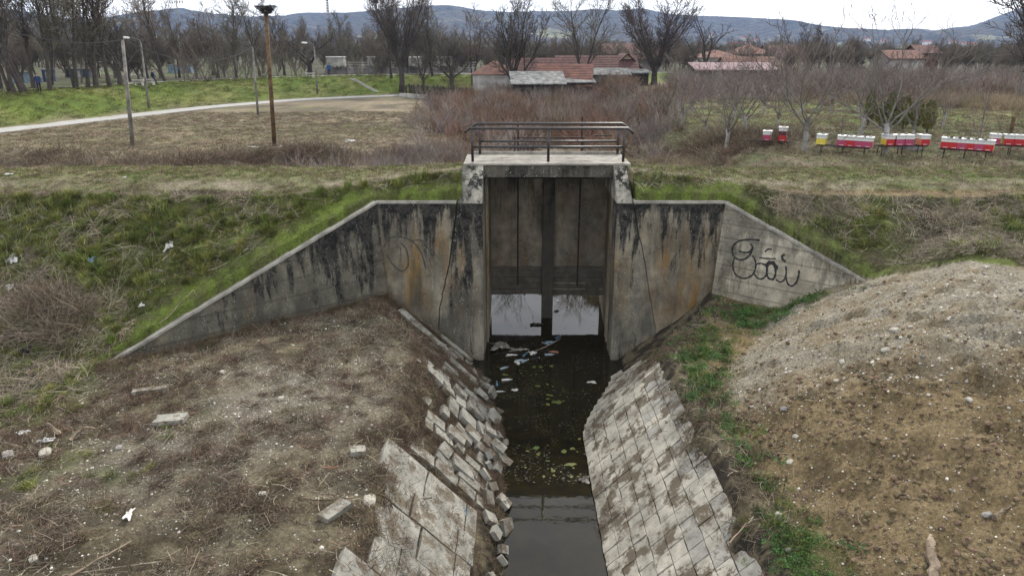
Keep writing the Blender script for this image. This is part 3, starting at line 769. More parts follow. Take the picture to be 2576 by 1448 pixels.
# kerb beams running down to the pier on the left
for (x0, y0, z0), (x1, y1, z1), w_ in (((-3.55, 20.5, 1.62), (-1.75, 19.35, .62), .26), ((-3.0, 21.0, 1.3), (-1.3, 20.25, .45), .16), ((-1.9, 19.0, .85), (-1.1, 18.3, .3), .2), ((-1.2, 19.6, .5), (-.95, 18.5, .12), .14)):
    a = Vector((x0, y0 + .5, float(H(x0, y0 + .5)) + .05)); b_ = Vector((x1, y1 + .6, float(H(x1, y1 + .6)) + .05)); d = (b_ - a); mb = MB(); u = Vector((-.5, -.86, 0))
    n_ = d.normalized().cross(u).normalized(); n_ = n_ if n_.z > 0 else -n_
    vs = [tuple(a + u * s1 * w_ / 2 * (1) + n_ * s2 * .06) for s1 in (-1, 1) for s2 in (-1, 1)] + [tuple(b_ + u * s1 * w_ / 2 + n_ * s2 * .06) for s1 in (-1, 1) for s2 in (-1, 1)]
    mb.add(vs, [(0,1,3,2), (4,6,7,5), (0,4,5,1), (1,5,7,3), (3,7,6,2), (2,6,4,0)])
    part(mb, "kerb_beam", M_blkL, bankL)
# ------------------------------------------------------------------ scattering (nobody could count these)
SRC = {}
def source_collection(name, meshes):
    c_ = bpy.data.collections.new(name)
    for i_, me_ in enumerate(meshes):
        o = bpy.data.objects.new("%s_%02d" % (name, i_), me_); c_.objects.link(o)
    return c_
def scatter(name, meshes, P3, rot, scl, label, **k):
    """one object of kind stuff: a cloud of points, each carrying one of the clump meshes"""
    n = len(P3); me = bpy.data.meshes.new(name); me.vertices.add(n); me.vertices.foreach_set('co', np.asarray(P3, np.float32).ravel())
    a = me.attributes.new("rot", 'FLOAT_VECTOR', 'POINT'); a.data.foreach_set('vector', np.asarray(rot, np.float32).ravel())
    a = me.attributes.new("scl", 'FLOAT', 'POINT'); a.data.foreach_set('value', np.asarray(scl, np.float32).ravel())
    me.update()
    o = link(name, me, kind='stuff', label=label, **k)
    col_ = source_collection(name + "_clumps", meshes)
    g = bpy.data.node_groups.new(name, 'GeometryNodeTree')
    g.interface.new_socket('Geometry', in_out='INPUT', socket_type='NodeSocketGeometry'); g.interface.new_socket('Geometry', in_out='OUTPUT', socket_type='NodeSocketGeometry')
    gi = N(g, 'NodeGroupInput'); go = N(g, 'NodeGroupOutput'); ip = N(g, 'GeometryNodeInstanceOnPoints')
    ci = N(g, 'GeometryNodeCollectionInfo'); ci.inputs['Collection'].default_value = col_; ci.inputs['Separate Children'].default_value = True; ci.inputs['Reset Children'].default_value = True
    r_ = N(g, 'GeometryNodeInputNamedAttribute', data_type='FLOAT_VECTOR'); r_.inputs['Name'].default_value = 'rot'
    s_ = N(g, 'GeometryNodeInputNamedAttribute', data_type='FLOAT'); s_.inputs['Name'].default_value = 'scl'
    er = N(g, 'FunctionNodeEulerToRotation')
    l = g.links.new
    l(gi.outputs[0], ip.inputs['Points']); l(ci.outputs[0], ip.inputs['Instance']); ip.inputs['Pick Instance'].default_value = True
    l(r_.outputs['Attribute'], er.inputs[0]); l(er.outputs[0], ip.inputs['Rotation']); l(s_.outputs['Attribute'], ip.inputs['Scale']); l(ip.outputs[0], go.inputs[0])
    md = o.modifiers.new("clumps", 'NODES'); md.node_group = g
    return o
def sow(n, x0, x1, y0, y1, dens, z_off=0.):
    """n random spots in the box, kept by dens(x, y) in 0..1"""
    x = rng.uniform(x0, x1, n); y = rng.uniform(y0, y1, n)
    keep = rng.random(n) < np.clip(dens(x, y), 0, 1); x, y = x[keep], y[keep]
    au = np.abs(x - CX)
    bad = ((au < 2.75) & (y > 21.2) & (y < 27.3)) | ((np.abs(y - wing_y(au) - .0) < .5 + .25 * (au > 5.4)) & (au < 11.3))
    x, y = x[~bad], y[~bad]
    return np.stack([x, y, H(x, y) + z_off], 1)
def slope_rot(P3, lean=.0, tilt=.15):
    n = len(P3); r = rng.normal(0, tilt, (n, 3)); r[:, 2] = rng.uniform(0, 6.283, n)
    return r
def on_slope_rot(P3):
    """lie flat on the ground: build eulers from the local normal"""
    e = .15; x, y = P3[:, 0], P3[:, 1]
    dzx = (H(x + e, y, False) - H(x - e, y, False)) / (2 * e); dzy = (H(x, y + e, False) - H(x, y - e, False)) / (2 * e)
    rot = np.zeros((len(P3), 3)); yaw = rng.uniform(0, 6.283, len(P3))
    for i_ in range(len(P3)):
        n_ = Vector((-max(-1.2, min(1.2, dzx[i_])), -max(-1.2, min(1.2, dzy[i_])), 1)).normalized()
        q = Vector((0, 0, 1)).rotation_difference(n_) @ Matrix.Rotation(yaw[i_], 3, 'Z').to_quaternion()
        rot[i_] = q.to_euler()
    return rot
def blades(seed, n, rad, h0, h1, wid_, lean, mat, flat=0., seg=2, curl=.5):
    r = np.random.default_rng(seed); V = []; Fc = []
    for i_ in range(n):
        a = r.uniform(0, 6.283); rr = rad * math.sqrt(r.random()); bx, by = rr * math.cos(a), rr * math.sin(a)
        h_ = r.uniform(h0, h1); d = r.uniform(0, 6.283); ln = r.uniform(lean * .3, lean)
        dx, dy = math.cos(d), math.sin(d); sx_, sy_ = -dy * wid_ / 2, dx * wid_ / 2; k = len(V)
        for j in range(seg + 1):
            t_ = j / seg; up = h_ * (math.sin(min(1.5, t_ * 1.3)) * (1 - ln * .6) if not flat else flat * t_ * (1.2 - t_)); out = h_ * ln * t_ ** (1.2 if flat else 1.8)
            ww = (1 - t_ * .85); cu = curl * h_ * .25 * math.sin(t_ * 3 + i_) * (1 if flat else .3)
            px_, py_ = bx + dx * out - dy * cu, by + dy * out + dx * cu
            V.append((px_ + sx_ * ww, py_ + sy_ * ww, up)); V.append((px_ - sx_ * ww, py_ - sy_ * ww, up + (wid_ * .4 if flat else 0)))
        for j in range(seg): Fc.append((k + 2 * j, k + 2 * j + 1, k + 2 * j + 3, k + 2 * j + 2))
    return quickmesh("clump", V, Fc, mat)
def stalks(seed, n, rad, l0, l1, r0, mat, up=.25, seg=4, wig=.25):
    """dead stems and twigs: thin bent three-sided tubes, mostly lying"""
    r = random.Random(seed); mb = MB()
    for i_ in range(n):
        a = r.uniform(0, 6.283); rr = rad * math.sqrt(r.random()); p = Vector((rr * math.cos(a), rr * math.sin(a), r.uniform(0, .02)))
        d = Vector((r.uniform(-1, 1), r.uniform(-1, 1), r.uniform(0, up))).normalized(); L_ = r.uniform(l0, l1); pts = [p]
        for j in range(seg):
            d = (d + Vector((r.uniform(-1, 1), r.uniform(-1, 1), r.uniform(-.6, .5))) * wig).normalized()
            p = p + d * L_ / seg; p.z = max(p.z, .004); pts.append(p)
        q = r0 * r.uniform(.6, 1.4); mb.tube(pts, [q * (1 - .6 * j / seg) for j in range(seg + 1)], 3, False)
    return mb.mesh("clump", mat)
def pebble(seed, mat, flat=.6, sub=1):
    import bmesh
    bm = bmesh.new(); bmesh.ops.create_icosphere(bm, subdivisions=sub, radius=.5); r = random.Random(seed)
    sx_, sy_ = r.uniform(.75, 1.25), r.uniform(.7, 1.1)
    for v in bm.verts:
        q = 1 + r.uniform(-.12, .12); v.co = Vector((v.co.x * sx_ * q, v.co.y * sy_ * q, v.co.z * flat * q))
    me_ = bpy.data.meshes.new("pebble"); bm.to_mesh(me_); bm.free(); me_.materials.append(mat)
    me_.polygons.foreach_set('use_smooth', [True] * len(me_.polygons)); return me_
M_green = simple("fresh_grass", (.185, .20, .052), .8, .5, 2.5, col2=(.075, .09, .024), rand=1.1, bmp=0)
M_moss = simple("low_moss_green", (.15, .16, .042), .85, .5, 2.5, col2=(.06, .07, .02), rand=1.1, bmp=0)
M_straw = simple("dead_straw", (.29, .235, .155), .85, .5, 3., col2=(.13, .10, .066), rand=.9, bmp=0)
M_stem = simple("dead_stems", (.28, .25, .18), .85, .5, 3., col2=(.085, .065, .05), rand=1.0, bmp=0)
M_root = simple("brown_roots", (.185, .138, .09), .9, .5, 3., col2=(.05, .035, .026), rand=.9, bmp=0)
M_leafw = simple("weed_leaves", (.065, .13, .028), .6, .5, 5., col2=(.03, .06, .015), rand=.7, bmp=0)
M_peb = simple("river_pebbles", (.52, .49, .43), .8, .3, 3., rand=.8, bmp=0)
M_pebd = simple("grey_pebbles", (.24, .23, .21), .8, .3, 3., col2=(.12, .10, .08), rand=.9, bmp=0)
M_clod = simple("soil_clods", (.20, .148, .092), .95, .4, 5., rand=.7, bmp=.3)
Zf = lambda key: (lambda x, y: zones(x, y)[key])
# green grass on the levee
tuft = [blades(10 + q, 60, .13, .06, .25, .012, .85, M_green) for q in range(4)]
mossy = [blades(20 + q, 80, .16, .02, .07, .010, 1.0, M_moss) for q in range(3)]
P = sow(24000, -22, 18, 13, 22.9, lambda x, y: zones(x, y)['grass'] * .95 * (1 - .93 * ss(.44, .54, fbm(x * 1.6, y * 1.6, 402))))
scatter("levee_grass", tuft, P, slope_rot(P), rng.uniform(.45, 1.25, len(P)) * (1 + .7 * (rng.random(len(P)) < .06)), "fresh green grass tufts on the levee slope")
P = sow(18000, -22, 18, 13, 22.9, lambda x, y: zones(x, y)['grass'] * .9)
scatter("levee_moss", mossy, P, on_slope_rot(P), rng.uniform(.6, 1.3, len(P)), "low mossy turf between the grass tufts on the levee")
P = sow(5200, -20, 15, 14, 22.6, lambda x, y: zones(x, y)['grass'] * (x < 1) * ss(.46, .56, fbm(x * 1.4, y * 1.4, 407)))
scatter("tall_grass", [blades(30 + q, 130, .13, .18, .42, .013, .7, M_green) for q in range(3)], P, slope_rot(P), rng.uniform(.5, 1.05, len(P)), "taller bright grass tussocks on the left levee slope")
# crest, sparse grass
P = sow(30000, -30, 30, 21.8, 27.5, lambda x, y: zones(x, y)['crest'] * (1 - .93 * zones(x, y)['path']) * .6 + .5 * (y > 26))
scatter("crest_grass", [blades(40 + q, 50, .16, .03, .09, .009, 1., M_moss) for q in range(2)] + [blades(43 + q, 50, .16, .03, .11, .009, 1., M_straw) for q in range(2)], P, slope_rot(P), rng.uniform(.6, 1.3, len(P)), "short mixed green and dry grass on the levee crest")
# dead stems
dead = [stalks(50 + q, 20, .3, .2, .6, .0065, M_stem) for q in range(3)] + [blades(56 + q, 40, .25, .1, .38, .014, 1., M_straw, flat=.35, seg=3, curl=1.) for q in range(2)]
def d_dead(x, y):
    z_ = zones(x, y); n = fbm(x * .8, y * .8, 411)
    return z_['bank'] * np.where(x < CX, (1 - z_['grass']) * .9 + .22, (1 - z_['grass'] * .6) * (.35 + .6 * ss(.4, .6, n)))
P = sow(15000, -22, 20, 13, 22.8, d_dead)
scatter("dead_stalks", dead, P, on_slope_rot(P), rng.uniform(.5, 1.25, len(P)), "matted dead stalks and straw on the levee slopes")
brown = [stalks(60 + q, 36, .2, .06, .28, .005, M_root, up=.5, wig=.5) for q in range(3)] + [stalks(66 + q, 16, .25, .1, .34, .0055, M_stem, up=.4, wig=.4) for q in range(2)]
def d_brown(x, y):
    z_ = zones(x, y); n = fbm(x * 1.1, y * 1.1, 415); c_, w_, sw_ = chan(y); k = (np.abs(x - c_) - w_) / sw_
    b_ = (1 - z_['bank']) * (x < CX) * (1 - z_['chan']) * (.2 + .75 * ss(.4, .6, n)) * (1 - .65 * z_['bermgravel'])
    e_ = np.exp(-((k - 1.0) / .28) ** 2) * (.25 + ss(.42, .6, n)) * (y < 20.8)
    return np.maximum(b_, e_)
P = sow(14000, -20, 7, 6.8, 21.6, d_brown)
scatter("root_litter", brown, P, on_slope_rot(P), rng.uniform(.5, 1.3, len(P)), "brown roots and plant litter strewn over the left bank")
# litter and rubble between the left slabs
P = sow(9000, -4, 1, 6.8, 20.4, lambda x, y: zones(x, y)['chan'] * (x < .6) * (H(x, y) > WZ + .03) * (.2 + .9 * ss(11.8, 14, y)) * (.35 + ss(.36, .56, fbm(x * 1.5, y * 1.5, 418))), .05)
scatter("slab_litter", [stalks(70 + q, 30, .14, .04, .2, .0035, M_root, up=.7, wig=.5) for q in range(3)], P, on_slope_rot(P), rng.uniform(.4, 1.1, len(P)), "dark twigs and roots caught between the broken slabs")
P = sow(2600, 1.8, 5, 6.8, 19.8, lambda x, y: zones(x, y)['chan'] * (x > 1) * (H(x, y) > WZ + .06) * ss(.5, .66, fbm(x * .55 + 3, y * .45, 302)) * .9, .09)
scatter("twig_wisps", [stalks(75 + q, 18, .2, .05, .25, .0035, M_root, up=.4, wig=.4) for q in range(3)], P, on_slope_rot(P), rng.uniform(.4, 1.1, len(P)), "wisps of dead twigs lying on the paved bank")
# pebbles
peb = [pebble(80 + q, M_peb) for q in range(4)]; pebd = [pebble(90 + q, M_pebd) for q in range(3)]
def d_peb(x, y):
    z_ = zones(x, y); e_ = np.exp(-((y - (13.7 - .4 * (x - 5))) / .6) ** 2) * z_['mound'] * ss(10.5, 8.5, x)
    return (1 - z_['bank']) * (1 - z_['chan']) * np.clip(.24 + z_['gravel'] * .8 + z_['bermgravel'] * .9 + .8 * e_ + .1 * z_['mound'], 0, 1)
P = sow(90000, -14, 16, 6.8, 21.4, d_peb)
s_ = .012 + .022 * rng.random(len(P)) ** 2 + .05 * rng.random(len(P)) ** 26
scatter("gravel_pebbles", peb + pebd, P, on_slope_rot(P), s_ * 1.25, "pale and grey river pebbles over the soil heap and bank")
P = sow(2600, -12, 14, 6.8, 20.5, lambda x, y: d_peb(x, y) * .35 + .9 * np.exp(-((y - (13.7 - .4 * (x - 5))) / .5) ** 2) * (x > 4.8) * (x < 9.5) + .08 * (1 - zones(x, y)['bank']) * (1 - zones(x, y)['chan']))
scatter("loose_cobbles", peb, P, on_slope_rot(P), .035 + .06 * rng.random(len(P)) ** 3, "larger pale cobbles lying about on the soil")
P = sow(40000, 4.2, 15, 6.5, 19, lambda x, y: zones(x, y)['mound'] * (1 - .8 * zones(x, y)['gravel']) * (.25 + .7 * ss(.42, .6, fbm(x * 1.1, y * 1.1, 421))))
scatter("soil_clods", [pebble(100 + q, M_clod, .8) for q in range(4)], P, slope_rot(P), .02 + .11 * rng.random(len(P)) ** 5, "brown crumbly clods on the excavated soil heap")
# leafy weeds
def leafy(seed, n, rad, h_, sz, mat):
    r = random.Random(seed); mb = MB()
    for i_ in range(n):
        a = r.uniform(0, 6.283); rr = rad * math.sqrt(r.random()); p = Vector((rr * math.cos(a), rr * math.sin(a), r.uniform(.02, h_)))
        d = Vector((r.uniform(-1, 1), r.uniform(-1, 1), r.uniform(-.2, .6))).normalized(); u = d.orthogonal().normalized(); s2 = sz * r.uniform(.6, 1.3)
        mb.add([tuple(p), tuple(p + d * s2 * .5 + u * s2 * .3), tuple(p + d * s2), tuple(p + d * s2 * .5 - u * s2 * .3)], [(0, 1, 2, 3)])
    return mb.mesh("clump", mat)
P = sow(9000, 2, 12, 6.8, 21.4, lambda x, y: zones(x, y)['weeds'] * ss(.35, .6, fbm(x * 2, y * 2, 425) + .1))
scatter("leafy_weeds", [leafy(110 + q, 60, .16, .12, .05, M_leafw) for q in range(3)] + [blades(115, 60, .14, .06, .2, .009, .8, M_green)], P, slope_rot(P), rng.uniform(.5, 1.15, len(P)), "green leafy weeds along the edge of the paved bank and under the right wing wall")
P = sow(5000, -16, -2, 6.8, 16.5, lambda x, y: zones(x, y)['lowgrass'] * .8)
scatter("bank_grass", mossy + tuft[:2], P, slope_rot(P), rng.uniform(.5, 1.1, len(P)), "patches of short green grass on the left bank")
# far ground cover
P = sow(60000, -75, 45, 29, 75, lambda x, y: .8 * (np.abs(road_sd(x, y)) > 2.) * (1 - zones(x, y)['farlevee']) * (np.abs(x - CX) > 4 + 8 * ss(34, 40, y) * 0))
scatter("field_grass", [blades(120 + q, 40, .3, .04, .16, .02, 1., M_straw) for q in range(2)] + [blades(124, 30, .3, .03, .1, .02, 1., M_moss)] + [stalks(126, 12, .3, .1, .4, .007, M_root)], P, slope_rot(P), rng.uniform(.6, 1.5, len(P)), "dry winter grass and litter over the fields")
P = sow(30000, -62, 10, 32, 112, lambda x, y: zones(x, y)['farlevee'])
scatter("far_levee_grass", [blades(130 + q, 50, .45, .05, .2, .03, 1., M_green) for q in range(2)], P, slope_rot(P), rng.uniform(.6, 1.4, len(P)), "green grass on the far flood levee beside the path")
P = sow(9000, -40, 40, 34, 46, lambda x, y: np.where(x > 5, ss(20, 10, x) * ss(.35, .5, fbm(x * .2, y * .2, 432)), 1.) * np.exp(-((y - 39.5 - 1.5 * (x > 6)) / 3.2) ** 2) * (.25 + .8 * ss(.42, .58, fbm(x * .3, y * .5, 430))) * (np.abs(x - CX) > 3.5))
scatter("brush_debris", [stalks(135 + q, 45, .5, .3, 1.0, .009, M_root, up=.9, wig=.4) for q in range(2)] + [stalks(138, 30, .5, .3, 1.1, .009, M_stem, up=.7, wig=.4)], P, slope_rot(P), rng.uniform(.5, 1.3, len(P)), "grey and brown cut brush piled in a strip behind the levee")
# ------------------------------------------------------------------ hills far behind
RIDGE = [(-1500,60),(-700,10),(-300,25),(0,22),(80,28),(150,42),(250,48),(320,35),(440,15),(560,28),(700,38),(760,33),(880,33),(1000,22),(1060,16),(1130,14),(1180,22),(1290,28),(1420,30),(1500,24),(1560,28),(1596,24),(1612,20),(1650,30),(1700,38),(1800,42),(1900,46),(2000,52),(2060,65),(2130,72),(2230,75),(2300,72),(2350,76),(2440,65),(2500,45),(2576,18),(2800,-20),(3400,10),(4200,50)]
def hill_sheet():
    rx = np.array([r_[0] for r_ in RIDGE], float); ry = np.array([r_[1] for r_ in RIDGE], float)
    px = np.linspace(-760, 3340, 1000); py = np.interp(px, rx, ry); py = np.convolve(np.pad(py, 4, 'edge'), np.ones(9) / 9, 'valid')
    D = 3000.
    v = (py - 724) / F; dy = cp - v * sp; dz = -sp - v * cp; t_ = D / dy
    xr = (px - 1288) / F * t_; zr = CZ + dz * t_
    rows = np.linspace(0, 1, 110); Vv = []
    for q in rows:
        Y_ = 1350 + (D - 1350) * q * 1.12; f_ = Y_ / D; X_ = xr * f_
        prof = q * 1.12; lowr = 3 + (zr - 3) * np.clip(.04 + .96 * ss(.0, 1.0, np.full_like(px, prof) ** 1.25), 0, 1)
        n_ = fbm(X_ / 330 + 5, np.full_like(X_, Y_) / 420, 501, 5)
        bend = (n_ - .5) * 135 * math.sin(math.pi * min(1, q)) ** .8
        ridge = (fbm(X_ / 26, np.full_like(X_, Y_) / 26, 511, 3) - .5) * 11 * (prof > .2)
        Z_ = lowr + bend + ridge
        if prof > 1: Z_ = np.minimum(Z_, zr - (prof - 1) * 300)
        Z_ = np.minimum(Z_, CZ + (zr - CZ) * np.minimum(1, f_) + 5 * (fbm(X_ / 9, np.full_like(X_, Y_) / 9, 515, 2) - .4) * (prof > .8))
        Vv.append(np.stack([X_, np.full_like(X_, Y_), Z_], 1))
    n_ = len(px); V_ = np.concatenate(Vv); i_ = (np.arange(len(rows) - 1)[:, None] * n_ + np.arange(n_ - 1)[None, :]).ravel()
    return V_, np.stack([i_, i_ + 1, i_ + n_ + 1, i_ + n_], 1), n_, len(rows)
m, t, b = newmat("hill_forest", 1., .05); P = pos(t)
a = tnoise(t, P, .0042, 6, .6); b2 = tnoise(t, P, .03, 5, .7); b3 = tnoise(t, P, .09, 3, .7)
c = mixc(t, ramp(t, b2, [(.35, 0), (.65, 1)]), (.024, .026, .022), (.10, .078, .056))
c = mixc(t, ramp(t, b3, [(.4, 0), (.7, .6)]), c, (.10, .082, .06))
sz = N(t, 'ShaderNodeSeparateXYZ'); t.links.new(P, sz.inputs[0])
fld = math_(t, 'MULTIPLY', ramp(t, a, [(.56, 0), (.60, 1)]), ramp(t, math_(t, 'DIVIDE', sz.outputs['Z'], 140), [(.1, 1), (.75, .2), (.95, 0)]))
c = mixc(t, fld, c, mixc(t, b2, (.16, .19, .075), (.30, .25, .17)))
t.links.new(c, b.inputs['Base Color']); bump(t, b, b2, 1., 25)
V_, F_, hn, hr = hill_sheet()
me = quickmesh("hills", V_, F_, m); me.polygons.foreach_set('use_smooth', np.ones(len(F_), bool)); HV = V_.reshape(hr, hn, 3)
link("hills", me, kind='structure', label="long wooded hill range fading blue behind the plain")
def hill_at(px, py):
    v = (py - 724) / F; h = (px - 1288) / F; dy = cp - v * sp; dz = -sp - v * cp
    best = None
    for r_ in range(hr):
        Y_ = HV[r_, 0, 1]; t_ = Y_ / dy; x_ = h * t_; z_ = CZ + dz * t_
        zt = np.interp(x_, HV[r_, :, 0], HV[r_, :, 2])
        if z_ < zt: return Vector((x_, Y_, zt))
    return None
M_wallw = simple("white_plaster", (.72, .70, .66), .9, .15, .5, bmp=0)
M_roofr = simple("red_tiles", (.33, .10, .06), .9, .3, 1.2, bmp=.1)
k_ = 0
for px, py, s_, lab in ((1840, 121, 7, "white house with a red roof low on the green hillside clearing"), (1868, 106, 8, "white hill house highest in the clearing"), (1885, 117, 7, "small white farmhouse beside the long barn on the hill"),
                   (1898, 106, 6, "tiny white house on the right edge of the hillside clearing"), (1856, 122, 9, "long pale barn on the hillside below the clearing"), (2180, 106, 8, "pale house on the hill above the dark conifer's right"),
                   (2222, 110, 9, "long white house on the hill slope over the orchard"), (2330, 116, 10, "wide pale farm on the hill, right of the orchard"), (2395, 120, 8, "small white house low on the hill, first left of the leaning tree"),
                   (2420, 116, 8, "cream house with red roof among the hill houses at the right"), (2440, 126, 7, "white house lowest on the right hill"), (1790, 96, 7, "lone white cottage in the woods on the hill")):
    p = hill_at(px, py)
    if p is None: continue
    e_ = empty("hill_house", p, 0, label=lab, cat="house", group="far houses on the hillside")
    mb = MB(); mb.box((-s_, -4, -4), (s_, 4, 6)); o = mb.build("wall", M_wallw, e_)
    mb = MB(); mb.add([(-s_ - 1, -5, 6), (s_ + 1, -5, 6), (s_ + 1, 5, 6), (-s_ - 1, 5, 6), (-s_ + 2, 0, 9.5), (s_ - 2, 0, 9.5)], [(0,1,5,4), (1,2,5), (2,3,4,5), (3,0,4), (3,2,1,0)]); mb.build("roof", M_roofr, e_)
# ------------------------------------------------------------------ roads
M_asph = simple("pale_worn_asphalt", (.36, .35, .33), .9, .12, 1.2, obj=False, bmp=.1)
M_conc = simple("pale_concrete", (.42, .40, .37), .9, .2, 2., bmp=.1)
def ribbon(name, s0, s1, zoff, mat, label, pmax=None, nsub=14):
    vs = []; fs = []
    P_ = ROAD[:pmax] if pmax else ROAD
    pts = []
    for a_, b_ in zip(P_[:-1], P_[1:]):
        for k in range(nsub): pts.append(a_ + (b_ - a_) * k / nsub)
    pts.append(P_[-1]); pts = np.array(pts)
    for _ in range(10): pts[1:-1] = (pts[:-2] + pts[2:]) / 2 * .5 + pts[1:-1] * .5
    for k in range(len(pts)):
        d = pts[min(k + 1, len(pts) - 1)] - pts[max(k - 1, 0)]; d /= np.linalg.norm(d); nn = np.array([-d[1], d[0]])
        a_ = pts[k] + nn * s0; b_ = pts[k] + nn * s1
        za = H(np.array([a_[0], b_[0], (a_[0] + b_[0]) / 2]), np.array([a_[1], b_[1], (a_[1] + b_[1]) / 2])).max() + zoff
        vs += [(a_[0], a_[1], za), (b_[0], b_[1], za), (a_[0], a_[1], za - .5), (b_[0], b_[1], za - .5)]
    for k in range(len(pts) - 1):
        q = 4 * k; fs += [(q, q + 1, q + 5, q + 4), (q + 2, q, q + 4, q + 6), (q + 1, q + 3, q + 7, q + 5)]
    mb = MB(); mb.add(vs, fs); return mb.build(name, mat, kind='structure', label=label)
ribbon("road", -1.45, 1.45, .05, M_asph, "narrow pale asphalt road at the foot of the grassed levee", 7)
ribbon("footpath", 8.7, 9.9, .04, M_asph, "narrow pale path along the top of the far levee", 9)
# ------------------------------------------------------------------ bare trees
def bark(name, col, dark, sc=5):
    return simple(name, col, .95, .4, sc, col2=dark, rand=.25, bmp=.3)
M_bkd = bark("dark_bark", (.085, .072, .06), (.04, .034, .03))
M_twd = simple("grey_brown_twigs", (.165, .14, .112), .95, .3, .3, rand=.35, bmp=0)
M_twb = simple("dark_twigs", (.10, .082, .07), .95, .3, .3, rand=.3, bmp=0)
M_bkw = bark("walnut_bark", (.17, .155, .14), (.08, .07, .062))
M_lime = simple("limewashed_bark", (.36, .35, .33), .95, .3, 5)
M_two = simple("orchard_twigs", (.19, .155, .14), .95, .3, 1.5, rand=.3, bmp=0)
M_red = simple("red_thicket_stems", (.235, .15, .10), .95, .4, .8, col2=(.085, .058, .042), rand=1.1, bmp=0)
M_gst = simple("grey_thicket_stems", (.30, .26, .225), .95, .4, .8, col2=(.13, .11, .1), rand=.6, bmp=0)
M_reed = simple("dry_reeds", (.36, .28, .18), .95, .4, .8, rand=.5, bmp=0)
def grow(seed, spec):
    """two meshes: trunk (level 0 and 1) and crown (the rest)"""
    r = random.Random(seed); T = MB(); K = MB()
    Lv = spec['levels']; mx_ = len(Lv) - 1
    def branch(p, d, L_, rad, lv):
        sp_ = Lv[lv]; ns_ = sp_['seg']; pts = [p.copy()]; q = p.copy(); dirs = [d.copy()]
        for j in range(ns_):
            wv = sp_['wig']; d = d + Vector((r.gauss(0, wv), r.gauss(0, wv), r.gauss(0, wv) + sp_['up'] / ns_)); d.normalize()
            q = q + d * L_ / ns_; pts.append(q.copy()); dirs.append(d.copy())
        tip = sp_.get('tip', .25); radii = [max(spec['rmin'], rad * (1 - (1 - tip) * (j / ns_) ** .9)) for j in range(ns_ + 1)]
        if lv == 0: radii[0] *= 1.35
        (T if lv <= spec.get('tl', 1) else K).tube(pts, radii, sp_['n'], False)
        if lv == mx_: return
        nx_ = Lv[lv + 1]; cnt_ = nx_['num'] * (L_ / sp_['len']) ** .5 if lv else nx_['num']
        cnt_ = int(cnt_ + r.random())
        az = r.uniform(0, 6.283)
        for c_ in range(cnt_):
            f_ = nx_['start'] + (1 - nx_['start']) * ((c_ + r.random() * .9) / cnt_) ** nx_.get('bias', 1); f_ = min(f_, .99)
            x_ = f_ * ns_; j = int(x_); pp = pts[j].lerp(pts[min(j + 1, ns_)], x_ - j); dd = dirs[min(j + 1, ns_)]
            az += 2.4 + r.uniform(-.5, .5); o_ = dd.orthogonal().normalized(); o2 = dd.cross(o_)
            side = o_ * math.cos(az) + o2 * math.sin(az); ang = nx_['ang'] * r.uniform(.65, 1.3)
            nd = (dd * math.cos(ang) + side * math.sin(ang)).normalized()
            l2 = nx_['len'] * (1 - nx_.get('fall', .45) * f_) * r.uniform(.7, 1.2) * (1 if lv == 0 else (L_ / sp_['len']) ** .6)
            branch(pp, nd, l2, max(spec['rmin'], radii[j] * nx_['rf'] * r.uniform(.8, 1.1)), lv + 1)
    for s_ in range(spec.get('stems', 1)):
        ln = spec.get('lean', .05); d0 = Vector((r.gauss(0, ln), r.gauss(0, ln), 1)).normalized()
        off = Vector((r.uniform(-1, 1), r.uniform(-1, 1), 0)) * spec.get('sep', 0)
        branch(off + Vector((0, 0, -.25)), d0, Lv[0]['len'] * r.uniform(.88, 1.1), Lv[0]['r'] * r.uniform(.8, 1.05), 0)
    return T, K
def lv(**k): return k
TALL = dict(rmin=.018, levels=[lv(len=13, r=.2, seg=9, wig=.055, up=.15, n=8, tip=.12),
    lv(num=15, start=.22, ang=.55, len=6.2, rf=.5, seg=6, wig=.12, up=.5, n=5, fall=.6, tip=.15),
    lv(num=14, start=.1, ang=.6, len=2.4, rf=.45, seg=4, wig=.17, up=.3, n=3, tip=.3),
    lv(num=10, start=.1, ang=.6, len=1.0, rf=.5, seg=2, wig=.2, up=.15, n=3, tip=.5)])
FORK = dict(rmin=.018, stems=2, sep=.25, lean=.16, levels=[lv(len=12, r=.185, seg=9, wig=.075, up=.2, n=8, tip=.12),
    lv(num=12, start=.25, ang=.6, len=5.5, rf=.5, seg=6, wig=.14, up=.5, n=5, fall=.6, tip=.15),
    lv(num=13, start=.12, ang=.65, len=2.3, rf=.45, seg=4, wig=.18, up=.25, n=3, tip=.3),
    lv(num=9, start=.1, ang=.6, len=.95, rf=.5, seg=2, wig=.22, up=.1, n=3, tip=.5)])
FAN = dict(rmin=.016, tl=1, levels=[lv(len=3.2, r=.36, seg=4, wig=.05, up=.1, n=9, tip=.75),
    lv(num=9, start=.45, ang=.62, len=8.2, rf=.55, seg=8, wig=.10, up=.55, n=6, fall=.1, tip=.12),
    lv(num=13, start=.12, ang=.55, len=3.6, rf=.42, seg=5, wig=.13, up=.5, n=4, fall=.45, tip=.2),
    lv(num=9, start=.1, ang=.55, len=1.5, rf=.5, seg=3, wig=.17, up=.3, n=3, tip=.4),
    lv(num=6, start=.1, ang=.5, len=.75, rf=.5, seg=2, wig=.2, up=.2, n=3, tip=.6)])
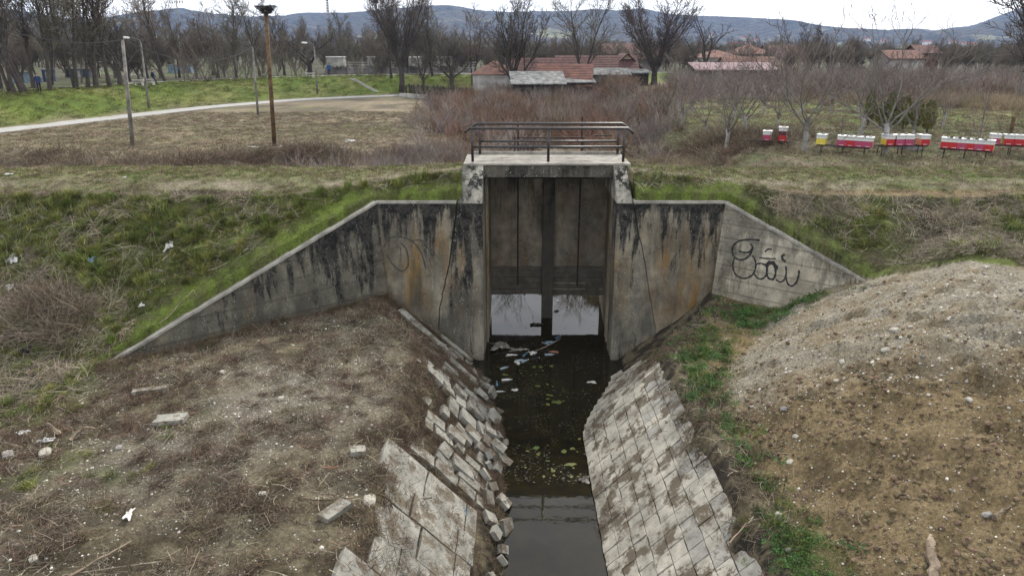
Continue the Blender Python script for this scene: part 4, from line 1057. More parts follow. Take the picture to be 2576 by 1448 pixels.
YARD = dict(rmin=.017, tl=1, lean=.12, levels=[lv(len=2., r=.26, seg=3, wig=.06, up=.1, n=8, tip=.8),
    lv(num=5, start=.5, ang=.75, len=4.6, rf=.6, seg=6, wig=.16, up=.5, n=6, fall=.1, tip=.2),
    lv(num=9, start=.2, ang=.7, len=2.2, rf=.42, seg=4, wig=.2, up=.3, n=4, tip=.2),
    lv(num=7, start=.1, ang=.6, len=.95, rf=.5, seg=3, wig=.22, up=.3, n=3, tip=.4)])
WALN = dict(rmin=.007, tl=1, lean=.06, levels=[lv(len=1.15, r=.09, seg=3, wig=.04, up=.1, n=8, tip=.85),
    lv(num=6, start=.65, ang=.8, len=3.0, rf=.42, seg=7, wig=.13, up=.5, n=5, fall=.1, tip=.2),
    lv(num=7, start=.12, ang=.7, len=1.7, rf=.42, seg=5, wig=.2, up=.3, n=4, fall=.3, tip=.3),
    lv(num=4, start=.15, ang=.6, len=.95, rf=.5, seg=4, wig=.2, up=.5, n=3, tip=.45),
    lv(num=2, start=.2, ang=.5, len=.45, rf=.7, seg=2, wig=.2, up=.4, n=3, tip=.6)])
SHRB = dict(rmin=.008, tl=0, stems=9, sep=.5, lean=.4, levels=[lv(len=3.6, r=.05, seg=6, wig=.10, up=.1, n=4, tip=.2),
    lv(num=8, start=.2, ang=.5, len=1.7, rf=.5, seg=4, wig=.14, up=.3, n=3, tip=.3),
    lv(num=6, start=.1, ang=.5, len=.7, rf=.6, seg=3, wig=.18, up=.2, n=3, tip=.5)])
SAPL = dict(rmin=.007, tl=0, stems=1, lean=.05, levels=[lv(len=2.6, r=.05, seg=5, wig=.05, up=.1, n=5, tip=.3),
    lv(num=7, start=.3, ang=.5, len=1.2, rf=.5, seg=4, wig=.1, up=.4, n=3, tip=.3),
    lv(num=4, start=.2, ang=.5, len=.5, rf=.6, seg=2, wig=.15, up=.3, n=3, tip=.5)])
TREES = {}
tri = 0
for key, spec, seeds, mt, mk in (('tall', TALL, (1, 2, 3), M_bkd, M_twd), ('fork', FORK, (4, 5), M_bkd, M_twd), ('fan', FAN, (6, 7), M_bkd, M_twb), ('yard', YARD, (8, 9), M_bkd, M_twb),
                              ('waln', WALN, (10, 11, 12), M_bkw, M_two), ('shrb', SHRB, (13, 14), M_twd, M_twd), ('sapl', SAPL, (15,), M_bkw, M_two)):
    for s_ in seeds:
        T_, K_ = grow(s_ * 31, spec)
        if key == 'waln':
            T_.mi = [1 if sum(T_.v[i_][2] for i_ in f_) / len(f_) < .72 else 0 for f_ in T_.f]
            tm = T_.mesh("tree_trunk", [M_bkw, M_lime], True)
        else: tm = T_.mesh("tree_trunk", mt, True)
        TREES.setdefault(key, []).append((tm, K_.mesh("tree_crown", mk)))
        tri += 2 * (len(T_.f) + len(K_.f))
print("tree triangles", tri)
def plant(name, key, var, px, py, h_scale, rz, label, cat="tree", group=None, base=None, sx_=1.):
    p = base if base is not None else ground_at(px, py)
    e_ = empty(name, p, rz, label=label, cat=cat, group=group); e_.scale = (h_scale * sx_, h_scale * sx_, h_scale)
    tm, km = TREES[key][var % len(TREES[key])]
    link("trunk", tm, e_); link("crown", km, e_); return e_
# park trees on the far levee, left
PARK = [
 (4, 226, 'tall', 0, 1.05, "tall bare park tree cut by the photo's left edge"),
 (26, 234, 'fork', 0, 1.1, "forked bare tree, first trunk left of the walker in the blue jacket"),
 (57, 232, 'fork', 1, 1.1, "leaning forked bare tree next to the walker in the blue jacket"),
 (87, 224, 'tall', 1, .95, "slender bare tree just behind the walker in the blue jacket"),
 (126, 226, 'tall', 2, 1.15, "tall thick bare tree right of the walker in the blue jacket"),
 (135, 214, 'fork', 0, 1.0, "bare twin-stemmed tree close behind the small blue kiosk"),
 (192, 221, 'fork', 1, 1.1, "bare tree bending over the wide blue container"),
 (221, 218, 'tall', 0, 1.2, "tall bare tree with a broad foot right of the wide blue container"),
 (242, 218, 'tall', 1, 1.15, "straight bare tree in brushy grass before the football goal"),
 (276, 216, 'tall', 2, 1.2, "tall dense bare tree left of the first concrete pole"),
 (303, 213, 'yard', 0, 1.2, "short crooked bare tree seen beside the first concrete pole"),
 (326, 205, 'yard', 1, 1.1, "low leaning bare tree between the concrete pole and the lamp post"),
 (374, 203, 'tall', 0, 1.0, "bare tree right of the lamp post near the second walker"),
 (410, 205, 'fork', 0, .95, "forked bare tree with a spreading crown behind the second walker"),
 (452, 196, 'tall', 1, .9, "bare tree under the floodlight mast"),
 (548, 197, 'fork', 1, 1.0, "bare tree between the thickets and the second concrete pole"),
 (596, 196, 'tall', 2, 1.05, "bare tree just left of the second concrete pole"),
 (655, 194, 'tall', 0, 1.1, "bare tree directly behind the nest pole"),
 (716, 190, 'tall', 1, 1.05, "tall bare tree right of the nest pole"),
 (780, 188, 'yard', 0, 1.9, "broad bare tree behind the lamp post with the cut cable"),
 (860, 184, 'tall', 2, .95, "bare tree left of the white stand cabins"),
]
for q, (px, py, key, var, sc_, lab) in enumerate(PARK):
    plant("bare_tree", key, var, px, py, sc_ * (1 if px < 430 else .8), rnd.uniform(0, 6.28), lab, group="bare trees along the far levee", sx_=1.0 if px < 430 else 1.2)
SHR = [(478, 204, 1.1, "grey brown thicket shrub, leftmost on the far levee top"), (512, 203, 1.2, "wide grey brown shrub, second along the levee top"), (545, 202, 1.0, "round grey brown shrub, third along the levee top"), (585, 200, 1.0, "shrub behind the second concrete pole on the levee"),
       (622, 198, 1.0, "shrub right behind the second concrete pole's cable end"), (668, 196, 1.1, "shrub at the foot of the trees behind the nest pole"), (745, 193, 1.0, "shrub beside the pale concrete bench by the lamp post"),
       (905, 190, 1.0, "shrub above the top of the levee steps"), (950, 189, 1.1, "shrub on the levee top left of the yard trees")]
for q, (px, py, sc_, lab) in enumerate(SHR):
    plant("bare_shrub", 'shrb', q, px, py, sc_ * .95, rnd.uniform(0, 6.28), lab, cat="shrub", group="bare shrubs on the far levee")
for px, py, key, var, sc_, rz, sx_, lab in (
    (1012, 224, 'fan', 0, 1.45, .3, .8, "big bare tree with two bird nests beside the fence corner"),
    (985, 196, 'tall', 0, 1.15, 1.3, 1., "tall bare tree behind the nest tree at the fence corner"),
    (1136, 226, 'yard', 0, 1.25, .4, 1.2, "black crooked bare tree behind the picket fence"),
    (1065, 222, 'yard', 1, 1.0, 2.4, .9, "small thin bare tree inside the picket fence"),
    (1190, 214, 'fork', 1, .8, 1.2, 1., "pale slender bare tree left of the red-roofed white house"),
    (1293, 244, 'fan', 1, 1.2, .9, .95, "large bare tree in front of the red-roofed white house"),
    (1467, 236, 'fork', 0, 1.12, 2.0, 1.15, "large forked bare tree before the long brown roof"),
    (1645, 214, 'fan', 0, 1.08, 3.0, 1.2, "wide fan-shaped bare tree right of the gable"),
    (1775, 186, 'yard', 1, 1.5, 1.0, 1., "gnarled dark bare tree left of the pink metal roof"),
    (1085, 190, 'fork', 0, .85, 4.0, 1., "bare tree behind the fenced yard"),
    (2040, 178, 'fan', 1, .8, 4.0, 1., "dark round bare tree left of the conifer"),
):
    plant("bare_tree", key, var, px, py, sc_, rz, lab, sx_=sx_)
# orchard walnut trees
ORCH = [(1717, 323, 'waln', 0, 1.12, "whitewashed orchard tree at the thicket's edge, first from the deck"), (1772, 342, 'waln', 1, .95, "thin orchard tree between the first whitewashed and the double-stemmed one"),
 (1826, 376, 'waln', 2, 1.25, "orchard tree with whitewashed twin stems nearest the brush bank"), (1875, 334, 'waln', 0, 1.15, "orchard tree behind the twin-stemmed one"),
 (1955, 326, 'waln', 1, 1.1, "bushy orchard tree behind the two separate hives"), (2022, 381, 'waln', 1, 1.75, "biggest whitewashed orchard tree, between the two-hive bench and the yellow hive"),
 (2163, 338, 'waln', 2, 1.3, "orchard tree behind the hives, left of the clipped thujas"), (2228, 387, 'waln', 0, 1.6, "large whitewashed orchard tree in front of the third hive bench"),
 (2293, 357, 'waln', 1, 1.15, "leaning orchard tree behind the lone orange-sided hive"), (2456, 392, 'sapl', 0, 1.35, "young whitewashed orchard tree in front of the six-hive bench"),
 (2117, 340, 'sapl', 0, .6, "small dark sapling behind the four pink hives"), (1845, 300, 'waln', 2, 1.1, "orchard tree in the back row near the pink shed"), (2010, 292, 'waln', 0, 1.2, "back-row orchard tree left of the conifer"),
 (2090, 285, 'waln', 1, 1.2, "back-row orchard tree below the conifer"), (1740, 290, 'waln', 1, 1.1, "back-row orchard tree left of the pink shed, nearest the thicket"), (1920, 288, 'waln', 1, 1.15, "back-row orchard tree above the two-hive bench"), (2160, 296, 'waln', 2, 1.1, "back-row orchard tree behind the first thuja"), (2235, 286, 'waln', 0, 1.1, "back-row orchard tree behind the thuja cluster"),
 (2370, 318, 'waln', 2, .9, "back-row orchard tree right of the last thuja")]
for q, (px, py, key, var, sc_, lab) in enumerate(ORCH):
    plant("orchard_tree", key, var, px, py, sc_, q * 1.7, lab, cat="tree", group="orchard trees among the beehives")
plant("bare_tree", 'fan', 0, 2680, 330, 1.0, 2.2, "big bare tree leaning in from the photo's right edge", sx_=1.15)
plant("bare_tree", 'fan', 1, 2600, 222, 1.1, .2, "bare tree behind the one at the photo's right edge")
# bird nests in the crown
for (px, py), lab in (((945, 4), "dark crow nest high in the bare tree at the fence corner, upper one"), ((1030, 34), "dark crow nest in the bare tree crown, lower one")):
    p = at_y(px, py, 99.); mb = MB()
    for _ in range(60):
        a = Vector((rnd.gauss(0, 1), rnd.gauss(0, 1), rnd.gauss(0, .7))).normalized() * .33; b_ = Vector((rnd.gauss(0, 1), rnd.gauss(0, 1), rnd.gauss(0, .6))).normalized() * .36
        mb.tube([a, b_], .025, 3, False)
    o = mb.build("bird_nest", M_twb, fix=False, label=lab, cat="nest", group="crow nests"); o.location = p
# far-off woods that read as one mass
allm = []
for key in ('tall', 'fork', 'fan'):
    for tm, km in TREES[key][:2]:
        import bmesh
        bm = bmesh.new(); bm.from_mesh(km); km2 = bpy.data.meshes.new("wood_tree"); 
        bm.from_mesh(tm); bm.to_mesh(km2); bm.free(); km2.materials.append(M_twd); allm.append(km2)
def wood(n, x0, x1, y0, y1, dens, sc0, sc1, name, label):
    x = rng.uniform(x0, x1, n); y = rng.uniform(y0, y1, n); k = rng.random(n) < dens(x, y); x, y = x[k], y[k]
    z_ = np.where(y < 300, H(x, y, False), 3.0); rot = np.zeros((len(x), 3)); rot[:, 2] = rng.uniform(0, 6.28, len(x))
    scatter(name, allm, np.stack([x, y, z_ - .1], 1), rot, rng.uniform(sc0, sc1, len(x)), label)
wood(420, -130, -10, 88, 200, lambda x, y: (road_sd(x, y) > 22) * (np.abs(x / y + .1) > .0) * .6, .46, .72, "park_woods", "bare winter trees filling the park behind the far levee")
wood(3000, -420, 460, 150, 420, lambda x, y: .9 + 0 * x, .33, .50, "far_woods", "belt of bare woods across the plain below the hills")
wood(520, -30, 120, 118, 180, lambda x, y: .8 + 0 * x, .32, .46, "orchard_woods", "grey bare trees behind the orchard and the farm roofs")
# shrub masses
def thicket(seed, n, rad, h_, mat, r0=.006, br=4, lean=.5):
    r = random.Random(seed); mb = MB()
    for i_ in range(n):
        a = r.uniform(0, 6.283); rr = rad * math.sqrt(r.random()); p = Vector((rr * math.cos(a), rr * math.sin(a), -.05)); d = Vector((r.gauss(0, lean), r.gauss(0, lean), 1)).normalized(); L_ = h_ * r.uniform(.5, 1.1)
        pts = [p]; 
        for j in range(4):
            d = (d + Vector((r.gauss(0, .16), r.gauss(0, .16), r.gauss(-.05, .12)))).normalized(); p = p + d * L_ / 4; pts.append(p)
        mb.tube(pts, [r0, r0 * .9, r0 * .75, r0 * .6, r0 * .4], 3, False)
        for _ in range(br):
            k = r.randint(1, 3); q = pts[k]; dd = (d + Vector((r.gauss(0, .7), r.gauss(0, .7), r.gauss(.1, .4)))).normalized(); l2 = L_ * r.uniform(.2, .45)
            mb.tube([q, q + dd * l2 * .5, q + (dd + Vector((r.gauss(0, .3), r.gauss(0, .3), .1))) * l2], [r0 * .55, r0 * .45, r0 * .3], 3, False)
    return mb.mesh("clump", mat)
red = [thicket(140 + q, 30, .7, 1.6, M_red, .011) for q in range(3)]; gry = [thicket(150 + q, 26, .8, 1.7, M_gst, .013, br=3) for q in range(2)]
A0 = at_z(1010, 330, 3.); 
def d_thick(x, y):
    n = fbm(x * .16, y * .16, 441); lb = -7.5 + .03 * (y - 40) + 7 * (n - .5)
    u = x / y
    left = ss(-.13, -.01, u + .14 * (n - .5)) ; right = ss(.245, .18, u + .08 * (n - .5)) * (1 - ss(68, 76, y + 0 * x) * ss(.15, .17, u))
    return left * right * ss(30, 36, y + 8 * (n - .5)) * (1 - (np.abs(x - 2.3) < 5.5 + .03 * y) * (1 - ss(44, 49, y)) * .93) * ((np.abs(x - CX) > 3.4) | (y > 37.5)) * (.25 + .75 * ss(.3, .5, fbm(x * .5, y * .5, 445))) 
P = sow(5200, -14, 26, 31, 95, lambda x, y: d_thick(x, y) * (.1 + .9 * ss(.42, .5, fbm(x * .3, y * .22, 449))))
scatter("red_thicket", red, P, slope_rot(P, tilt=.1), rng.uniform(.55, 1.5, len(P)), "reddish brown leafless thicket beyond the sluice deck")
P = sow(4400, -14, 30, 31, 95, lambda x, y: d_thick(x, y) * ss(.42, .55, fbm(x * .3, y * .3, 451)) * .8)
scatter("grey_thicket", gry, P, slope_rot(P, tilt=.1), rng.uniform(.6, 1.4, len(P)), "grey leafless stems mixed into the thicket")
# along the canal banks
P = sow(260, -4, 3, 31, 44, lambda x, y: (np.abs(x - CX) > 3.2) * .8)
scatter("canal_brush", red[:2] + gry[:1], P, slope_rot(P, tilt=.15), rng.uniform(.5, .9, len(P)), "brush on the banks of the canal behind the sluice")
# bushes behind the orchard
P = sow(2600, 18, 100, 70, 112, lambda x, y: ss(72, 84, y + .15 * x) * .8 * (x > .22 * y))
scatter("back_hedge", red[:1] + gry, P, slope_rot(P, tilt=.1), rng.uniform(.9, 1.7, len(P)), "grey and reddish bushes behind the orchard")
P = sow(2500, 25, 80, 56, 80, lambda x, y: np.clip(ss(.44, .55, fbm(x * .12, y * .12, 461)) * ss(.5, .62, x / y) + ss(62, 70, y) * ss(.3, .5, x / y) * .3, 0, 1))
scatter("dry_reeds", [blades(160 + q, 90, .5, .5, 1.3, .02, .8, M_reed) for q in range(3)], P, slope_rot(P), rng.uniform(.6, 1.3, len(P)), "straw coloured dry reeds and grass behind the hives")
P = sow(700, 3, 16, 24.8, 40, lambda x, y: (np.abs(x - CX) > 3) * np.exp(-((x - 6.5) / 3.5) ** 2) * ss(.35, .55, fbm(x * .4, y * .4, 466)) * ss(26, 28.5, y))
scatter("straw_tussocks", [blades(170 + q, 110, .35, .25, .7, .010, .9, M_reed) for q in range(2)], P, slope_rot(P), rng.uniform(.6, 1.3, len(P)), "dry straw tussocks beside the sluice deck")
P = sow(1100, -11, -2, 25.5, 42, lambda x, y: (np.abs(x - CX) > 3.2) * ss(.35, .5, fbm(x * .4, y * .4, 468)) * ss(-10, -5, x))
scatter("bramble_bank", red[:1] + gry, P, slope_rot(P, tilt=.2), rng.uniform(.35, .85, len(P)), "brambles on the slope left behind the sluice deck")
# haze: pale even air in one closed box round the whole scene
mh = bpy.data.materials.new("haze_air"); mh.use_nodes = True; t = mh.node_tree; t.nodes.clear()
o_ = N(t, 'ShaderNodeOutputMaterial'); v_ = N(t, 'ShaderNodeVolumePrincipled'); v_.inputs['Density'].default_value = .0001; v_.inputs['Color'].default_value = (.36, .58, 1., 1); v_.inputs['Anisotropy'].default_value = .2
t.links.new(v_.outputs[0], o_.inputs['Volume'])
mb = MB(); mb.box((-3900, -300, -2), (3900, 3600, 300)); mb.build("haze", mh, kind='stuff', label="thin pale blue winter air over the plain")
# ------------------------------------------------------------------ farm buildings
def corrug(name, col, rand=0): return simple(name, col, .6, .3, 1.5, bmp=.2)
M_rt = simple("orange_tiles", (.165, .08, .058), .9, .45, 1.2, col2=(.10, .055, .045), bmp=.3)
M_rb = simple("brown_tiles", (.125, .068, .058), .9, .45, 2.2, col2=(.08, .045, .042), bmp=.3)
M_rp = simple("pink_sheet", (.27, .19, .20), .95, .2, 1.5, bmp=.1)
M_rg = simple("grey_sheet", (.24, .24, .23), .95, .4, 1.5, bmp=.2)
M_w1 = simple("stained_plaster", (.46, .44, .41), .9, .3, .8, bmp=.2)
M_w2 = simple("grey_plaster", (.36, .33, .32), .9, .3, .8, bmp=.2)
M_w3 = simple("cream_plaster", (.55, .47, .34), .9, .2, .8, bmp=.2)
M_glass = simple("dark_glass", (.03, .035, .04), .15, .2, 1, bmp=0, spec=.6)
M_dark = simple("dark_boards", (.06, .05, .042), .9, .5, 4, bmp=.3)
M_white = simple("white_paint", (.78, .77, .74), .6, .1, 4, bmp=0)
def house(px, py, Y, w_, d_, h_, rh, mw, mr, label, rz=0., roof='gable_x', windows=(), over=.35, cat="house", tiles=0, name="house"):
    """px,py: foot of the near-left corner of the front wall; tiles: courses of roof tiles as sub geometry"""
    p = at_y(px, py, Y); p.z = min(p.z, float(H(p.x, p.y)) + .3)
    e_ = empty(name, p, rz, label=label, cat=cat)
    mb = MB()
    if roof == 'gable_y': mb.prism([(0, -1.5), (w_, -1.5), (w_, h_), (w_ / 2, h_ + rh - .06), (0, h_)], lambda q: (q[0], 0, q[1]), lambda q: (q[0], d_, q[1]))
    elif roof == 'gable_x': mb.prism([(0, -1.5), (d_, -1.5), (d_, h_), (d_ / 2, h_ + rh - .06), (0, h_)], lambda q: (0, q[0], q[1]), lambda q: (w_, q[0], q[1]))
    elif roof == 'mono': mb.prism([(0, -1.5), (d_, -1.5), (d_, h_ + rh - .05), (0, h_ - .05)], lambda q: (0, q[0], q[1]), lambda q: (w_, q[0], q[1]))
    else: mb.box((0, 0, -1.5), (w_, d_, h_ - .02))
    mb.build("wall", mw, e_)
    o_ = over; th = .12
    def slab(a, b_, c_, d2, nm="roof"):
        a, b_, c_, d2 = map(Vector, (a, b_, c_, d2)); n_ = (b_ - a).cross(d2 - a).normalized()
        if n_.z < 0: n_ = -n_
        mb = MB(); mb.add([tuple(q) for q in (a, b_, c_, d2)] + [tuple(q + n_ * th) for q in (a, b_, c_, d2)], [(0,1,2,3), (7,6,5,4), (0,4,5,1), (1,5,6,2), (2,6,7,3), (3,7,4,0)])
        if tiles:   # courses of tiles: real overlapping steps
            for k in range(tiles):
                t0, t1 = k / tiles, (k + 1.08) / tiles; t1 = min(t1, 1)
                q0 = a.lerp(d2, t0); q1 = b_.lerp(c_, t0); q2 = b_.lerp(c_, t1); q3 = a.lerp(d2, t1); u1, u0 = n_ * (th + .035), n_ * (th + .008)
                mb.add([tuple(q0 + u1), tuple(q1 + u1), tuple(q2 + u0), tuple(q3 + u0), tuple(q0 + n_ * th), tuple(q1 + n_ * th)], [(0,1,2,3), (4,5,1,0)])
        mb.build(nm, mr, e_)
    if roof == 'gable_x':
        slab((-o_, -o_, h_ - rh * o_ / (d_ / 2)), (w_ + o_, -o_, h_ - rh * o_ / (d_ / 2)), (w_ + o_, d_ / 2, h_ + rh), (-o_, d_ / 2, h_ + rh))
        slab((-o_, d_ + o_, h_ - rh * o_ / (d_ / 2)), (w_ + o_, d_ + o_, h_ - rh * o_ / (d_ / 2)), (w_ + o_, d_ / 2, h_ + rh), (-o_, d_ / 2, h_ + rh))
    elif roof == 'gable_y':
        slab((-o_, -o_, h_ - rh * o_ / (w_ / 2)), (-o_, d_ + o_, h_ - rh * o_ / (w_ / 2)), (w_ / 2, d_ + o_, h_ + rh), (w_ / 2, -o_, h_ + rh))
        slab((w_ + o_, -o_, h_ - rh * o_ / (w_ / 2)), (w_ + o_, d_ + o_, h_ - rh * o_ / (w_ / 2)), (w_ / 2, d_ + o_, h_ + rh), (w_ / 2, -o_, h_ + rh))
    elif roof == 'mono':
        slab((-o_, -o_, h_ - rh * o_ / d_), (w_ + o_, -o_, h_ - rh * o_ / d_), (w_ + o_, d_ + o_, h_ + rh + rh * o_ / d_), (-o_, d_ + o_, h_ + rh + rh * o_ / d_))
    elif roof == 'hip':
        i_ = min(w_, d_) / 2
        mb = MB(); A = [(-o_, -o_, h_), (w_ + o_, -o_, h_), (w_ + o_, d_ + o_, h_), (-o_, d_ + o_, h_), (i_, d_ / 2, h_ + rh), (w_ - i_, d_ / 2, h_ + rh)]
        mb.add(A, [(0,1,5,4), (1,2,5), (2,3,4,5), (3,0,4), (3,2,1,0)]); mb.build("roof", mr, e_)
    for (x0, z0, ww, hh) in windows:
        mb = MB(); mb.box((x0 - .08, -.05, z0 - .08), (x0 + ww + .08, -.003, z0 + hh + .08)); f_ = mb.build("window", M_white, e_)
        mb = MB(); mb.box((x0, -.065, z0), (x0 + ww, -.052, z0 + hh)); mb.build("pane", M_glass, f_)
    return e_
house(1190, 250, 98, 5.6, 7, 3.2, 1.7, M_w1, M_rt, "white-walled farmhouse with orange hipped roof behind the large bare tree", .0, 'hip')
house(1275, 215, 101, 8.5, 7, 2.4, 2.0, M_w1, M_rb, "low plastered house with brown tiled roof joining the white farmhouse", 0, 'gable_x', tiles=7)
house(1292, 243, 88, 6., 4, 1.9, 1.1, M_dark, M_rg, "open shed with a pale corrugated roof under the big bare tree", .05, 'mono', cat="shed", name="shed")
house(1352, 236, 91, 6.4, 8, 1.6, 2.3, M_dark, M_rt, "long low barn with a bright orange tiled slope", -.12, 'gable_x', cat="barn", tiles=9, name="barn")
house(1405, 212, 103, 11, 8, 2.5, 2.2, M_w2, M_rb, "long grey plastered house with brown tiled roof", 0, 'gable_x', ((6, .9, 1.2, 1.2),), tiles=8)
house(1418, 246, 90, 3.6, 2.6, 1.9, .5, M_dark, M_rg, "lean-to with a crumpled white sheet roof beside the forked tree", .1, 'mono', cat="shed", name="shed")
house(1483, 234, 96, 5.0, 3, 2.4, .6, M_w2, M_rg, "grey lean-to shed against the long grey house", 0, 'mono', cat="shed", name="shed")
house(1545, 206, 106, 3.4, 6, 2.2, 1.6, M_w3, M_rb, "cream gable end with dark eaves on the grey house", 0, 'gable_y', over=.5)
house(1562, 222, 98, 3.6, 3, 1.9, .3, M_dark, M_rg, "open carport with a thin pale roof right of the cream gable", 0, 'mono', cat="carport", name="carport")
house(1518, 186, 126, 6.2, 6, 3.3, 1.5, M_wallw, M_rb, "white upper house with two small windows behind the gable", 0, 'gable_x', ((2.3, 1.8, .6, .9), (3.2, 1.8, .6, .9)))
house(1590, 190, 122, 4.6, 6, 2.6, 1.4, M_w2, M_rb, "grey house half hidden by the fan-shaped tree", 0, 'gable_x')
house(1752, 215, 96, 10.2, 4, 1.9, .7, M_dark, M_rp, "long low shed with a pale pink metal roof", 0, 'mono', cat="shed", name="shed")
house(1760, 185, 128, 7.0, 8, 2.6, 1.3, M_w1, M_rt, "pale walled house with red roof behind the pink-roofed shed", 0, 'hip')
house(1848, 180, 134, 6.5, 8, 3., 1.7, M_w2, M_rt, "red hip-roofed house above the pink-roofed shed", 0, 'hip')
house(1825, 190, 118, 8., 5, 1.6, 1.1, M_w1, M_rt, "low white annex with a red roof just above the pink-roofed shed", 0, 'gable_x', tiles=5)
house(1935, 176, 138, 6., 8, 2.4, 1.9, M_w3, M_rb, "brown roofed house left of the conifer, among the twigs", 0, 'gable_x')
house(2236, 180, 122, 5.6, 7, 2.0, 1.2, M_w2, M_rt, "lone orange tiled roof right of the conifer", 0, 'gable_x', tiles=7)
house(2305, 172, 128, 3.6, 5, 3., 1.2, M_rt, M_rb, "small brick gable beside the lone orange roof", 0, 'gable_x')
# stand with white cabins behind the levee
e_ = empty("grandstand", at_y(822, 196, 128), 0, label="long low grandstand with pale railings behind the far levee", cat="grandstand")
mb = MB(); mb.box((0, 0, -.5), (26, .3, 1.6)); mb.build("wall", M_w2, e_)
for k in range(3):
    mb = MB(); mb.box((0, .4 + k * .7, 1.6 + k * .4), (26, 1.1 + k * .7, 1.75 + k * .4)); mb.build("tier", M_w1, e_)
mb = MB()
for k in range(27): mb.tube([(k, 0.1, 1.6), (k, .1, 3.1)], .04, 4, False)
for z_ in (2.3, 2.7, 3.1): mb.tube([(0, .1, z_), (26, .1, z_)], .04, 4, False)
mb.build("railing", M_rg, e_)
for k, (px, w_, lab) in enumerate(((822, 2.9, "white cabin on the grandstand, first from the nest pole"), (925, 3., "pale cabin on the grandstand behind the bare trees"), (1028, 2.2, "pale cabin on the grandstand behind the nest tree"), (1102, 2.4, "pale cabin on the grandstand behind the black crooked tree"))):
    p = at_y(px, 166, 126.5); ec = empty("cabin", p, 0, label=lab, cat="cabin", group="cabins along the grandstand")
    mb = MB(); mb.box((0, 0, 0), (w_, 2, 1.35)); mb.build("wall", M_w1, ec)
    mb = MB(); mb.box((-.1, -.1, 1.36), (w_ + .1, 2.1, 1.5)); mb.build("roof", M_white, ec)
    for x_ in (.1, w_ - .1):
        mb = MB(); mb.tube([(x_, .1, -3), (x_, .1, 0)], .06, 5); mb.build("post", M_rg, ec)
# picket fence on a low white wall
e_ = empty("picket_fence", at_z(1005, 243, 3.0), 0, label="dark wooden picket fence on a low white base wall round the farmyard", cat="fence")
A = at_z(1005, 243, 3.0); B = at_z(1192, 257, 3.0); A2 = at_z(1030, 224, 3.2)
for a_, b_ in ((A, B),):
    d = b_ - a_; L_ = d.length; u = d.normalized(); nn = Vector((-u.y, u.x, 0)); u.z = 0
    def W(s_, o_, z_): return tuple(u * s_ + nn * o_ + Vector((0, 0, z_)))
    mb = MB(); mb.add([W(0, -.1, -.3), W(L_, -.1, -.3), W(L_, .1, -.3), W(0, .1, -.3), W(0, -.1, .45), W(L_, -.1, .45), W(L_, .1, .45), W(0, .1, .45)], [(0,1,2,3), (7,6,5,4), (0,4,5,1), (1,5,6,2), (2,6,7,3), (3,7,4,0)])
    mb.build("base_wall", M_w1, e_)
    n_ = int(L_ / .17)
    pm = MB(); pm.box((-.055, -.015, 0), (.055, .015, 1.15)); pm.add([(-.055, -.015, 1.15), (.055, -.015, 1.15), (0, 0, 1.24), (.055, .015, 1.15), (-.055, .015, 1.15)], [(0, 1, 2), (1, 3, 2), (3, 4, 2), (4, 0, 2)])
    pmesh = pm.mesh("picket", M_dark)
    for k in range(n_):
        if rnd.random() < .06: continue
        o = link("picket", pmesh, e_, W(k * .17 + .08, 0, .47), math.atan2(u.y, u.x) + rnd.uniform(-.1, .1)); o.scale.z = rnd.uniform(.85, 1.08); o.rotation_euler.y = rnd.uniform(-.05, .05)
    for z_ in (.65, 1.35):
        mb = MB(); mb.add([W(0, .03, z_), W(L_, .03, z_), W(L_, .08, z_), W(0, .03 + .05, z_), W(0, .03, z_ + .07), W(L_, .03, z_ + .07), W(L_, .08, z_ + .07), W(0, .08, z_ + .07)], [(0,1,2,3), (7,6,5,4), (0,4,5,1), (1,5,6,2), (2,6,7,3), (3,7,4,0)]); mb.build("rail", M_dark, e_)
e2 = empty("board_fence", A, 0, label="dark board fence running back from the white wall corner to the nest tree", cat="fence")
d = A2 - A; L_ = d.length; u = d.normalized(); n_ = int(L_ / .2)
for k in range(n_):
    p_ = u * (k * .2); mb = MB(); mb.box((-.09, -.012, -.3), (.09, .012, 1.5 + rnd.uniform(-.1, .1))); o = mb.build("board", M_dark, e2); o.location = p_; o.rotation_euler.z = math.atan2(u.y, u.x)
# steps in the levee
pa = ground_at(945, 231); pb = ground_at(886, 199); e_ = empty("levee_steps", pa, 0, label="flight of small concrete steps climbing the far levee", cat="steps")
for k in range(13):
    q = pa.lerp(pb, k / 12) - pa; zz = float(H(pa.x + q.x, pa.y + q.y)) - pa.z
    mb = MB(); mb.box((-.42, -.12, -.1), (.42, .12, .1)); o = mb.build("step", M_conc, e_); o.location = (q.x, q.y, zz)
# ------------------------------------------------------------------ poles, lamps, cable
M_pole = simple("weathered_pole_concrete", (.24, .225, .2), .95, .35, 2.5, bmp=.2)
M_wp = simple("brown_pole_wood", (.155, .10, .055), .9, .4, 3, bmp=.3)
def pole(px0, py0, px1, py1, name, label, mat, r0, r1, cat, n=8):
    a = ground_at(px0, py0); v = at_y(px1, py1, a.y)
    e_ = empty(name, a, 0, label=label, cat=cat)
    mb = MB(); d = Vector((v.x - a.x, 0, v.z - a.z)); mb.tube([(0, 0, -.4), tuple(d)], [r0, r1], n); mb.build("shaft", mat, e_, True)
    return e_, d, a
e1, t1, b1 = pole(333, 368, 308, 100, "utility_pole", "leaning grey concrete pole, nearer the camera, carrying the cable", M_pole, .15, .10, "pole", 6)
e2, t2, b2 = pole(649, 290, 635, 118, "utility_pole", "thinner grey concrete pole where the sagging cable ends", M_pole, .13, .09, "pole", 6)
